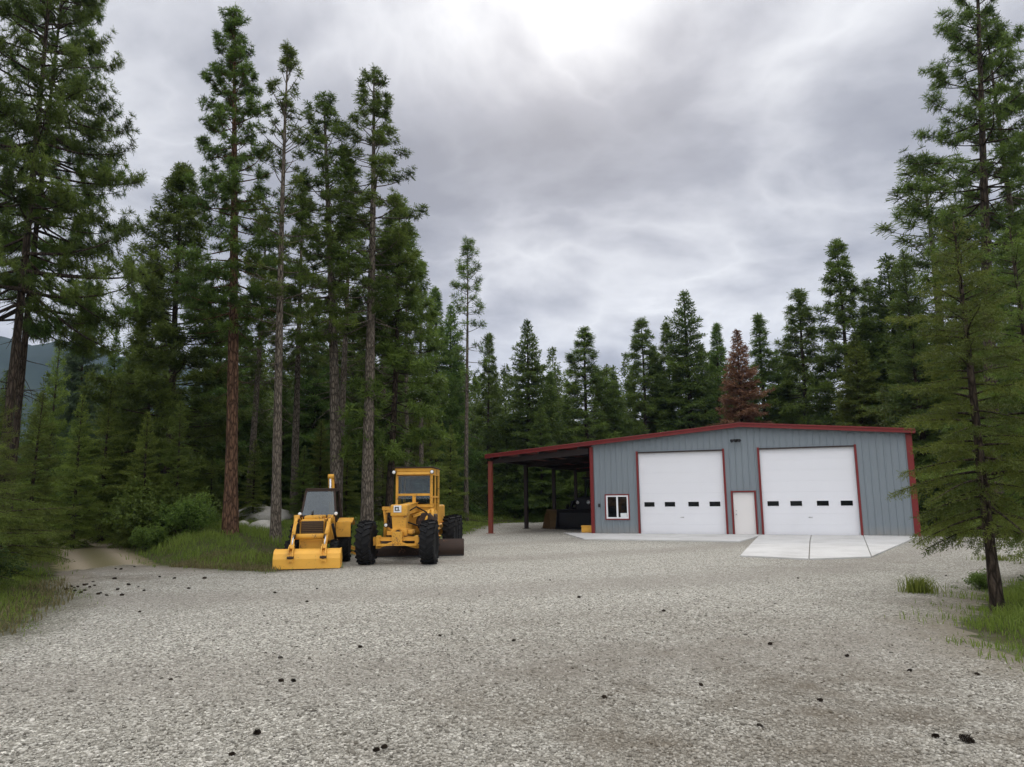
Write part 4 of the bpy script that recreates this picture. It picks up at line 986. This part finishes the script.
for k, px, py, Y, w, cm, lab, nm in SKY:
    plant_px((p_far if k[0] == 'p' else f_far)[int(k[1])], px, py, Y, lab, name=nm, wide=w*1.12, crown_mat=cm)
# right-hand side
plant_px(p_sparse, 918, 160, 54, 'open-crowned pine left of the big right-edge pine', wide=1.9, rz=1.)
plant_px(f_tall, 948, 205, 50, 'bright mid-green fir below the big right-edge pine', name='fir_tree', crown_mat='olive', wide=1.15)
plant_px(f_tall, 905, 250, 44, 'dark fir behind the right corner of the shop', name='fir_tree', wide=1.2)
plant_px(f_tall, 1012, 190, 51, 'dark fir behind the slimmer right-edge trunk', name='fir_tree', wide=1.3, rz=1.)
plant_px(f_far[0], 935, 320, 55, 'low dark fir at the back of the right-hand grass', name='fir_tree', wide=1.3)
plant_px(f_far[1], 975, 300, 57, 'low dark fir behind the leaning right-hand fir', name='fir_tree', wide=1.4)
plant_px(f_far[2], 1015, 310, 53, 'dark fir at the right edge behind the gravel', name='fir_tree', wide=1.4)
f_near = fir(61, 6.9, 1.40, 1.55, .085, .062, .080, .070, .014, 4, 45, .46, .60, .05, 'bark_d', 'olive', .30, .036, .40, 4, -10.)
plant(f_near, 8.25, 12.75, 7.0, 'leaning fir with dark bare lower trunk, nearest tree at the right edge', name='fir_tree', rz=4.1, lean=-.02)
plant(f_near, 10.7, 14.5, 7.6, 'thin-stemmed fir right behind the nearest right-edge fir', name='fir_tree', rz=.4, wide=1.05)
plant(f_near, 12.9, 16.4, 8.6, 'tallest olive fir at the right edge, mostly beyond the leaning fir', name='fir_tree', rz=5.2, wide=1.1)
plant_px(f_mid[0], 1072, 270, 20, 'olive fir filling the right edge behind the nearest fir', name='fir_tree', crown_mat='olive', wide=1.1)
plant_px(f_mid[1], 955, 385, 50, 'olive young fir in the grass just right of the shop', name='fir_tree', crown_mat='olive', wide=.0+1.0)
# near left
f_left = fir(62, 5.4, .2, 2.0, .09, .055, .085, .075, .012, 4, 50, .25, .85, .04, 'bark_d', 'olive', .35, .042, .40, 3)
plant(f_left, -11.6, 15.2, 5.0, 'low bushy fir at the left edge beside the grass verge', name='fir_tree', rz=1.)
plant(f_left, -13.8, 19.2, 4.9, 'bushy fir on the left side of the dirt road mouth', name='fir_tree', rz=3.)
plant(f_left, -17.5, 23.5, 5.2, 'bushy fir further along the left side of the dirt road', name='fir_tree', rz=4.6)
plant(f_left, -16.2, 18.0, 5.4, 'bushy fir behind the left-edge fir', name='fir_tree', rz=5.6)

# background wood: one mass of far conifers
def background_wood():
    rng = np.random.default_rng(5)
    def low(seed, H, Rb):
        r = np.random.default_rng(seed); C_, A_ = [], []
        z = .6
        while z < H-.1:
            t = z/H; L = Rb*(1-t)**.85*(1+.22*r.normal()); az = r.random()*6.283; d = np.array([math.cos(az), math.sin(az), -.12+.7*t]); sd = np.array([-d[1], d[0], 0])
            m_ = max(2, int(L/.28)); u = np.linspace(.2, 1, m_); u = np.repeat(u, 2); o = np.tile([-1., 1.], m_)*(.12+.30*L*(1-u))*r.random(2*m_)
            C_.append(np.array([0, 0, z])+np.outer(u*L, d)+np.outer(o, sd)-np.outer(u**2*L*.12, [0, 0, 1])); A_.append(np.repeat(d[None], 2*m_, 0)+np.outer(np.sign(o)*.7, sd)); z += .07*r.uniform(.6, 1.4)
        return spikes(np.concatenate(C_), np.concatenate(A_), 2, .42, .12, 15, 70, r, .5)
    kinds = [low(71, 15, 2.9), low(72, 16, 2.4), low(73, 14, 3.1)]; T_, t_ = [], []
    pts = []
    for i in range(190):
        a = R_(rng.uniform(-52, 48)); r = rng.uniform(76, 120); pts.append((math.sin(a)*r, math.cos(a)*r))
    for i in range(46):
        a = R_(rng.uniform(-56, -12)); r = rng.uniform(52, 76); pts.append((math.sin(a)*r, math.cos(a)*r))
    for i in range(26):
        a = R_(rng.uniform(26, 52)); r = rng.uniform(46, 76); pts.append((math.sin(a)*r, math.cos(a)*r))
    gzs = terrain(np.array(pts))
    for (x, y), z0 in zip(pts, gzs):
        T, tt = kinds[rng.integers(3)]; s = rng.uniform(.8, 1.12); a = rng.uniform(0, 6.28); Rm = np.array([[math.cos(a), -math.sin(a), 0], [math.sin(a), math.cos(a), 0], [0, 0, 1]])
        r = math.hypot(x, y); ang = math.degrees(math.atan2(x, y)); lim = (EYE+r*math.tan(R_(9.6)))/15 if ang > -22 else min(1., (EYE+r*math.tan(R_(9.6)))/15)
        if ang < -22: lim *= .72
        T_.append((T@Rm.T)*s*lim+np.array([x, y, z0])); t_.append(np.clip(tt*.8+rng.uniform(-.1, .2), 0, 1))
    me = np_mesh('background_wood', np.concatenate(T_), M['fir'], np.concatenate(t_))
    tag(link('background_wood', me), 'dark mass of crowded conifers filling the back of the clearing', 'forest', kind='stuff')
background_wood()

# ------------------------------------------------------------------ shrubs
def shrub_mesh(seed, R, H, nst=26, nl=2600, leaf=.055, material='leaf'):
    rng = np.random.default_rng(seed); wd = Wood(); tips = []
    for i in range(nst):
        az = rng.uniform(0, 6.28); out = rng.random()**.6; p = np.array([rng.normal()*.12*R, rng.normal()*.12*R, 0]); d = np.array([math.cos(az)*out*R, math.sin(az)*out*R, H*(1-.45*out*out)*rng.uniform(.65, 1.08)])
        q = [p, p+d*.4+np.array([0, 0, .1*H]), p+d*.75+np.array([0, 0, .08*H]), p+d]; wd.tube(q, [.014, .01, .007, .003], 4)
        for k in range(nl//nst):
            s = rng.random()**.55; f = s*3; j = min(int(f), 2); b = q[j]+(q[j+1]-q[j])*(f-j); tips.append(b+rng.normal(size=3)*.10*R*(.4+s))
    tips = np.array(tips); tips[:, 2] = np.maximum(tips[:, 2], .03); ax = unit(rng.normal(size=tips.shape)*.8+np.array([0, 0, .5]))
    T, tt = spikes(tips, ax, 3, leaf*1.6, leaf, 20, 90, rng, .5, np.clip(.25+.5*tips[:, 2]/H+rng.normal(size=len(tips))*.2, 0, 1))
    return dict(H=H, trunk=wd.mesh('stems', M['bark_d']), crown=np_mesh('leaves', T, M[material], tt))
sh = [shrub_mesh(81, 1.2, 1.9, 30, 3600), shrub_mesh(82, 1.0, 1.4, 26, 2600)]
def shrub(i, x, y, H, label, m_=None, wide=1.):
    r = tag(empty('shrub', (x, y, gz(x, y)-.04), trng.uniform(0, 6.28)), label, 'shrub'); s = H/sh[i]['H']; r.scale = (s*wide, s*wide, s)
    link('stems', sh[i]['trunk'], r); c = link('leaves', sh[i]['crown'], r)
    if m_: c.material_slots[0].link = 'OBJECT'; c.material_slots[0].material = M[m_]
shrub(0, -14.6, 30.0, 2.5, 'largest light green leafy shrub on the bank right of the dirt road', None, 1.1)
shrub(0, -12.9, 29.2, 1.6, 'light green shrub on the bank nearest the orange trunk')
shrub(1, -13.9, 28.0, 1.0, 'low leafy shrub at the right edge of the dirt road')
shrub(1, -16.3, 32.5, 1.9, 'leafy shrub at the back of the bank shrubs beside the dirt road')
shrub(0, -20.5, 37.5, 2.2, 'dark rounded shrub where the dirt road bends away', 'bush', 1.2)
shrub(0, -12.6, 17.4, 1.1, 'dark low shrub under the left-edge fir', 'bush', 1.2)
shrub(1, -11.2, 13.6, .8, 'small dark shrub on the left grass verge', 'bush', 1.2)
shrub(1, 9.7, 15.4, .42, 'yellow-green shrub behind the leaning right-hand fir', 'leaf')
shrub(1, 9.0, 12.2, .7, 'dark green shrub at the foot of the leaning right-hand fir', 'bush')
shrub(0, -9.2, 33.5, 1.0, 'low shrub in front of the pale rock mound', 'bush')
shrub(0, .8, 62, 2.4, 'leafy shrub seen between the lean-to posts', None, 1.3)
shrub(1, 29, 42, 1.3, 'shrub in the grass right of the shop', 'bush', 1.3)

# pale rock mound and boulders behind the pines
def lump(name, x, y, rx, ry, h, seed, label, cat, material, n=40):
    rng = np.random.default_rng(seed); bm = bmesh.new(); bmesh.ops.create_icosphere(bm, subdivisions=4, radius=1)
    ph = rng.uniform(0, 6.28, 12)
    for v in bm.verts:
        c = v.co.copy(); k = 1+.13*math.sin(3*c.x+ph[0])*math.cos(2.6*c.y+ph[1])+.09*math.sin(6*c.y+ph[2]+2*c.z)+.05*math.sin(11*c.x+ph[3])*math.sin(9*c.z+ph[4])+.025*math.sin(23*c.x+19*c.y+ph[5])
        v.co = Vector((c.x*rx*k, c.y*ry*k, max(c.z, -.25)*h*k))
    for f in bm.faces: f.smooth = True
    me = bpy.data.meshes.new(name); bm.to_mesh(me); bm.free(); me.materials.append(material); o = link(name, me); o.location = (x, y, gz(x, y)-(.06 if rx > 1 else 0)); return tag(o, label, cat)
x, y, z_ = at(265, 520, 42); lump('rock_mound', x, y, 1.6, 1.5, .78, 1, 'pale mound of crushed rock behind the orange and grey pine trunks', 'rock pile', M['rock'])
x, y, z_ = at(262, 532, 32); lump('boulder', x, y, .6, .45, .42, 2, 'pale boulder in the grass in front of the rock mound', 'boulder', M['rock'])
x, y, z_ = at(243, 529, 34); lump('boulder', x, y, .3, .25, .25, 3, 'small pale rock beside the orange trunk', 'boulder', M['rock'])
x, y, z_ = at(381, 526, 30); lump('boulder', x, y, .3, .25, .25, 4, 'small white rock in the grass behind the grader axle', 'boulder', M['vinyl'])

# ------------------------------------------------------------------ grass
def blades(n, P, h, w, rng, dry=.1):
    x, y = P[:, 0], P[:, 1]; z = terrain(P); az = rng.random(n)*6.283; ln = h*(.5+rng.random(n)*.8); lean = rng.normal(size=(n, 2))*.30
    b = np.column_stack([x, y, z-.01]); sd = np.column_stack([np.cos(az), np.sin(az), np.zeros(n)])*(w/2)[:, None] if hasattr(w, '__len__') else np.column_stack([np.cos(az), np.sin(az), np.zeros(n)])*w/2
    mid = b+np.column_stack([lean*ln[:, None]*.35, ln*.6]); tip = b+np.column_stack([lean*ln[:, None]*1.1, ln*(1-.25*rng.random(n))])
    t = np.empty((n*3, 3, 3)); t[0::3] = np.stack([b-sd, b+sd, mid+sd*.7], 1); t[1::3] = np.stack([b-sd, mid+sd*.7, mid-sd*.7], 1); t[2::3] = np.stack([mid-sd*.7, mid+sd*.7, tip], 1)
    return t
def scatter(n, x0, x1, y0, y1, rng, cond):
    P = np.column_stack([rng.uniform(x0, x1, n), rng.uniform(y0, y1, n)]); return P[cond(P)]
def grass():
    rng = np.random.default_rng(9); T_, t_ = [], []
    def edge(P): 
        ld_ = lot_dist(P); rd_ = road_dist(P); nz = .30*np.sin(P[:, 0]*3.1+1)*np.sin(P[:, 1]*2.7)+.25*np.sin(P[:, 0]*7.3+P[:, 1]*5.9)+rng.normal(size=len(P))*.20
        return (ld_ < nz*1.3) & (rd_ < nz*.8)
    def patch(P):
        v = np.sin(P[:, 0]*1.7+.5)*np.sin(P[:, 1]*1.3)+.7*np.sin(P[:, 0]*.6-P[:, 1]*.9+2)+.5*np.sin(3.1*P[:, 0]+2.2*P[:, 1]); return v
    for (n, x0, x1, y0, y1, h, w) in ((42000, -21, -5.5, 20, 37, .24, .022), (26000, -15, -7, 8, 20, .14, .014), (30000, 5.6, 13, 8.2, 17.5, .24, .014), (15000, 9, 22, 15, 28, .14, .02), (46000, -12, 5, 40, 68, .15, .10), (24000, 17, 40, 30, 58, .20, .08), (16000, -8, -2, 26, 46, .30, .035), (9000, -40, -15, 30, 46, .4, .05)):
        P = scatter(n, x0, x1, y0, y1, rng, edge); pv = patch(P); keep = rng.random(len(P)) < np.clip(.75+.35*pv, .12, 1); P, pv = P[keep], pv[keep]
        hh = h*(1+.45*pv.clip(-1, 1.2)); ldp = -lot_dist(P); hh = hh*(.45+.55*sm(ldp/1.2))
        T_.append(blades(len(P), P, hh, w, rng)); t_.append(np.repeat(np.clip((.75 if w > .07 else .45)+.22*pv+rng.normal(size=len(P))*.18, 0, 1), 3))
    tag(link('grass', np_mesh('grass', np.concatenate(T_), M['grass'], np.concatenate(t_))), 'rough green grass on the banks and verges around the gravel', 'grass', kind='stuff')
    # dry litter and straw at the lip of the bank
    P = scatter(9000, -10.5, -5.8, 20, 25, rng, lambda P: (lot_dist(P) < .25) & (lot_dist(P) > -2.2)); 
    P2 = scatter(3500, -12, -7.4, 9, 19, rng, lambda P: (lot_dist(P) < .3) & (lot_dist(P) > -.9)); P = np.concatenate([P, P2])
    tag(link('dry_grass', np_mesh('dry_grass', blades(len(P), P, np.full(len(P), .15), .024, rng), M['dry'], rng.random(len(P)*3))), 'dry straw-coloured litter along the gravel edge', 'dry grass', kind='stuff')
grass()
# single weed tufts growing through the gravel
def tuft(x, y, n, r, h, label, seed, group=None):
    rng = np.random.default_rng(seed); P = np.column_stack([x+rng.normal(size=n)*r*1.3, y+rng.normal(size=n)*r]); T = blades(n, P, np.full(n, h), .014, rng)
    T = T-np.array([x, y, 0]); o = link('grass_tuft', np_mesh('grass_tuft', T, M['grass'], np.repeat(np.clip(.6+rng.normal(size=n)*.25, 0, 1), 3))); o.location = (x, y, 0); tag(o, label, 'grass tuft', group)
tuft(8.23, 15.1, 380, .13, .34, 'lone yellow-green grass tuft growing in the gravel left of the leaning fir', 1)
x, y = gnd(331, 568); tuft(x, y, 160, .12, .16, 'small grass tuft at the right end of the backhoe bucket', 2)
x, y = gnd(1009, 560); tuft(x-.4, y, 260, .2, .2, 'yellowish tuft at the gravel edge behind the leaning fir trunk', 3)

# ------------------------------------------------------------------ loose stones over the near gravel
def stones():
    rng = np.random.default_rng(13); ph = (1+5**.5)/2
    ico = np.array([(-1, ph, 0), (1, ph, 0), (-1, -ph, 0), (1, -ph, 0), (0, -1, ph), (0, 1, ph), (0, -1, -ph), (0, 1, -ph), (ph, 0, -1), (ph, 0, 1), (-ph, 0, -1), (-ph, 0, 1)])/1.9
    fc = np.array([(0, 11, 5), (0, 5, 1), (0, 1, 7), (0, 7, 10), (0, 10, 11), (1, 5, 9), (5, 11, 4), (11, 10, 2), (10, 7, 6), (7, 1, 8), (3, 9, 4), (3, 4, 2), (3, 2, 6), (3, 6, 8), (3, 8, 9), (4, 9, 5), (2, 4, 11), (6, 2, 10), (8, 6, 7), (9, 8, 1)])
    n = 90000; r = 4.8*(19/4.8)**(rng.random(n)**1.0); a = np.radians(rng.uniform(-40, 40, n)); P = np.column_stack([np.sin(a)*r, np.cos(a)*r]); k = (lot_dist(P) > .1+.5*rng.random(n)) & (rng.random(n) > sm((r-7)/12)); P, r = P[k], r[k]; n = len(P)
    s = np.clip(rng.lognormal(-4.60, .34, n), .006, .028)
    v = ico[None]*(1+.28*rng.normal(size=(n, 12, 1)).clip(-1.5, 1.5))*s[:, None, None]*np.stack([rng.uniform(.8, 1.4, n), rng.uniform(.7, 1.1, n), rng.uniform(.5, .85, n)], 1)[:, None, :]
    c, q = np.cos(rng.random(n)*6.28), None; th = rng.random(n)*6.283; c, q = np.cos(th)[:, None], np.sin(th)[:, None]
    x, y = v[..., 0]*c-v[..., 1]*q, v[..., 0]*q+v[..., 1]*c
    v = np.stack([x+P[:, :1], y+P[:, 1:], v[..., 2]+(terrain(P)+s*.22)[:, None]], -1)
    f = fc[None]+(np.arange(n)*12)[:, None, None]
    tag(link('loose_gravel', idx_mesh('loose_gravel', v.reshape(-1, 3), f.reshape(-1, 3), M['stone'], False, {'tint': np.repeat(np.clip(rng.normal(size=n)*.24+.46, 0, 1), 12), 'wear': np.repeat(wear_at(P), 12)})), 'loose pale gravel stones covering the near part of the lot', 'gravel', kind='stuff')
stones()

# ------------------------------------------------------------------ fallen cones on the gravel
def cone_mesh(seed):
    rng = np.random.default_rng(seed); T = []
    for k in range(70):
        t = k/69; az = k*2.4; z = -.5+t; r = .32*math.sin(math.pi*min(1, .12+.84*t))+.04
        p = np.array([math.cos(az)*r*.45, math.sin(az)*r*.45, z]); o = np.array([math.cos(az), math.sin(az), .35]); sd = np.array([-math.sin(az), math.cos(az), 0])*.13
        e = p+o*r*(1+.2*rng.normal()); T += [[p-sd*.6, p+sd*.6, e+sd], [p-sd*.6, e+sd, e-sd], [p+np.array([0, 0, .07]), e-sd, e+sd]]
    T = np.array(T); T = T[:, :, [2, 0, 1]]; T[:, :, 2] = (T[:, :, 2]+.26)*.6
    return np_mesh('pine_cone', T, M['cone'])
cm = [cone_mesh(91), cone_mesh(92)]
CONES = [(px/2.738, 380+py/2.738, 0) for px, py in ((183, 575), (203, 570), (205, 578), (213, 567), (230, 562), (232, 577), (245, 568), (255, 553), (258, 563), (268, 588), (275, 585), (222, 583), (238, 560), (195, 566))]
CONES += [(px/2.738, 380+py/2.738, 1) for px, py in ((291, 591), (323, 574), (333, 590), (352, 561), (379, 566), (395, 577), (368, 513), (331, 520), (313, 545), (437, 540), (477, 545), (516, 573), (560, 544), (316, 518))]
CONES += [(550, 581, 2), (579, 598, 2), (664, 612, 2), (770, 644, 2), (798, 579, 2), (604, 700, 2), (701, 685, 2), (514, 641, 2), (440, 636, 2), (360, 648, 2), (317, 589, 2), (275, 593, 2)]
G = {0: ('dark pine cone in the dense cluster where gravel meets the dirt road', 'cones clustered at the road mouth'), 1: ('dark pine cone on the pale gravel between the road mouth and the backhoe', 'cones left of the backhoe'), 2: ('small dark pine cone lying alone on the open gravel in mid lot', 'cones scattered in mid lot')}
SPECIAL = [(281, 681, 'brown cone beside a darker cone in the left foreground'), (293, 681, 'darker of the two cones lying together in the left foreground'), (280, 658, 'single cone just above the foreground pair on the gravel'), (307, 602, 'upright dark clump on the gravel in front of the backhoe'),
           (140, 612, 'lone dark cone on the gravel below the road mouth cluster'), (171, 680, 'small dark cone left of the foreground pair'), (257, 734, 'small dark stone-like cone below the foreground pair'), (232, 755, 'dark cone at the bottom edge left of the others'),
           (936, 737, 'dark cone left of the largest dark clump at lower right'), (966, 741, 'largest dark clump on the gravel at lower right'), (910, 670, 'dark cone on the gravel right of the middle foreground'), (847, 656, 'dark cone below the apron at right of the lot'), (820, 701, 'small dark clod among the gravel at right foreground'),
           (376, 752, 'larger of the two dark cones at the bottom left of centre'), (384, 749, 'smaller of the two dark cones at the bottom left of centre'), (760, 727, 'flat dark clod at the bottom right of centre'), (946, 576, 'dark cone on the gravel right of the shop corner'), (977, 675, 'dark cone near the right grass edge')]
def put(px, py, s, label, group=None):
    x, y = gnd(px, py); o = link('pine_cone', cm[trng.randint(0, 1)]); o.location = (x, y, gz(x, y)+.005); o.rotation_euler = (trng.uniform(-.3, .3), trng.uniform(-.3, .3), trng.uniform(0, 6.28)); o.scale = (s, s, s); tag(o, label, 'pine cone', group)
for px, py, g in CONES: put(px, py, trng.uniform(.06, .10) if g < 2 else trng.uniform(.045, .075), *G[g])
for px, py, lab in SPECIAL: put(px, py, 0.11 if px == 966 else trng.uniform(.045, .066), lab)

# ------------------------------------------------------------------ light: overcast sky with a bright spot where the sun stands
SUN_EL, SUN_AZ = R_(37), R_(4.5)
w = bpy.data.worlds.new('World'); scene.world = w; w.use_nodes = True; nt = w.node_tree; nt.nodes.clear()
out = nt.nodes.new('ShaderNodeOutputWorld'); bg = nt.nodes.new('ShaderNodeBackground'); bg.inputs[1].default_value = .1
sky = nt.nodes.new('ShaderNodeTexSky'); sky.sky_type = 'NISHITA'; sky.sun_disc = False; sky.sun_elevation = SUN_EL; sky.sun_rotation = SUN_AZ
tc = nt.nodes.new('ShaderNodeTexCoord'); sx = nt.nodes.new('ShaderNodeSeparateXYZ'); nt.links.new(tc.outputs['Generated'], sx.inputs[0])
zc = math_(nt, 'ADD', math_(nt, 'MAXIMUM', sx.outputs[2], 0.), .26)
cv = nt.nodes.new('ShaderNodeCombineXYZ'); nt.links.new(math_(nt, 'DIVIDE', sx.outputs[0], zc), cv.inputs[0]); nt.links.new(math_(nt, 'DIVIDE', sx.outputs[1], zc), cv.inputs[1])
wq = nt.nodes.new('ShaderNodeVectorMath'); wq.operation = 'MULTIPLY_ADD'; nt.links.new(noise(nt, cv.outputs[0], .9, 3, .5, 1), wq.inputs[0]); wq.inputs[1].default_value = (.45, .45, 0); nt.links.new(cv.outputs[0], wq.inputs[2])
n1 = noise(nt, wq.outputs[0], .95, 6, .5)
bl = math_(nt, 'SUBTRACT', .5, math_(nt, 'ABSOLUTE', math_(nt, 'SUBTRACT', math_(nt, 'MULTIPLY', noise(nt, wq.outputs[0], 2.7, 7, .52), 2.), 1.)))
n2 = math_(nt, 'ADD', .34, math_(nt, 'MULTIPLY', bl, .5))
def lobe(px, py, k, gain):
    d = ray(px, py); d = d/np.linalg.norm(d); vm = nt.nodes.new('ShaderNodeVectorMath'); vm.operation = 'DOT_PRODUCT'; nt.links.new(tc.outputs['Generated'], vm.inputs[0]); vm.inputs[1].default_value = tuple(d)
    return math_(nt, 'MULTIPLY', math_(nt, 'POWER', math_(nt, 'MAXIMUM', vm.outputs['Value'], 0.), k), gain)
f = math_(nt, 'ADD', math_(nt, 'MULTIPLY', math_(nt, 'SUBTRACT', n1, .5), 1.7), math_(nt, 'MULTIPLY', math_(nt, 'SUBTRACT', n2, .5), 2.3))
f = math_(nt, 'ADD', f, .54)
for a in ((565, 5, 80, .26), (360, 175, 170, -0.27), (430, 168, 170, -0.35), (500, 172, 170, -0.38), (570, 165, 170, -0.38), (640, 145, 170, -0.30), (710, 120, 170, -0.19), (300, 215, 110, -0.24), (410, 255, 170, -0.22), (200, 260, 140, -.08),
          (520, 240, 300, .22), (640, 245, 130, .16), (570, 300, 130, .18), (705, 300, 220, .16), (130, 275, 200, .12), (880, 190, 90, .10), (110, 120, 60, .06)):
    f = math_(nt, 'ADD', f, lobe(*a))
zen_fill = math_(nt, 'MULTIPLY', math_(nt, 'POWER', math_(nt, 'MAXIMUM', sx.outputs[2], 0.), 5.), 2.7)
# added fill light: unseen sky behind the viewer brightened for surfaces facing it
zen_fill = math_(nt, 'ADD', zen_fill, math_(nt, 'MULTIPLY', math_(nt, 'POWER', math_(nt, 'MULTIPLY', math_(nt, 'SUBTRACT', .25, sx.outputs[1]), .8, clamp=True), 1.5), 1.7))
cl = ramp(nt, f, [(0, (2.2, 2.2, 2.36)), (.35, (3.05, 3.05, 3.25)), (.6, (4.35, 4.35, 4.5)), (.85, (5.9, 5.9, 5.95)), (1, (7.3, 7.3, 7.3))]); vs = nt.nodes.new('ShaderNodeVectorMath'); vs.operation = 'SCALE'
vs = nt.nodes.new('ShaderNodeVectorMath'); vs.operation = 'SCALE'
nt.links.new(cl, vs.inputs[0]); nt.links.new(math_(nt, 'ADD', zen_fill, 1.), vs.inputs['Scale'])
fin = mix(nt, .93, sky.outputs[0], vs.outputs[0])
nt.links.new(fin, bg.inputs[0]); nt.links.new(bg.outputs[0], out.inputs[0])
sd = bpy.data.lights.new('sun', 'SUN'); sd.energy = .8; sd.angle = R_(14); sd.color = (1., .96, .90)
so = bpy.data.objects.new('sun', sd); C.objects.link(so)
dv = Vector((math.sin(SUN_AZ)*math.cos(SUN_EL), math.cos(SUN_AZ)*math.cos(SUN_EL), math.sin(SUN_EL)))
so.rotation_euler = dv.to_track_quat('Z', 'Y').to_euler(); so.location = (0, 0, 40)

# ------------------------------------------------------------------ air
hm, hnt, hout = mat('haze_air'); pv = hnt.nodes.new('ShaderNodeVolumePrincipled'); pv.inputs['Density'].default_value = .00012
pv.inputs['Color'].default_value = (.45, .62, 1., 1); pv.inputs['Anisotropy'].default_value = .1; hnt.links.new(pv.outputs[0], hout.inputs[1])
hb = MB(); hb.box(-3100, 3100, -3100, 3100, -3, 520, 0); tag(hb.build('haze', hm), kind='stuff')

vw = scene.view_settings; scene.display_settings.display_device = 'sRGB'
vw.view_transform = 'Standard'; vw.look = 'None'; vw.exposure = .55; vw.gamma = 1; vw.use_curve_mapping = False
cy = scene.cycles; cy.max_bounces = 6; cy.diffuse_bounces = 3; cy.glossy_bounces = 3; cy.transmission_bounces = 4; cy.transparent_max_bounces = 8; cy.volume_bounces = 0
cy.use_denoising = True
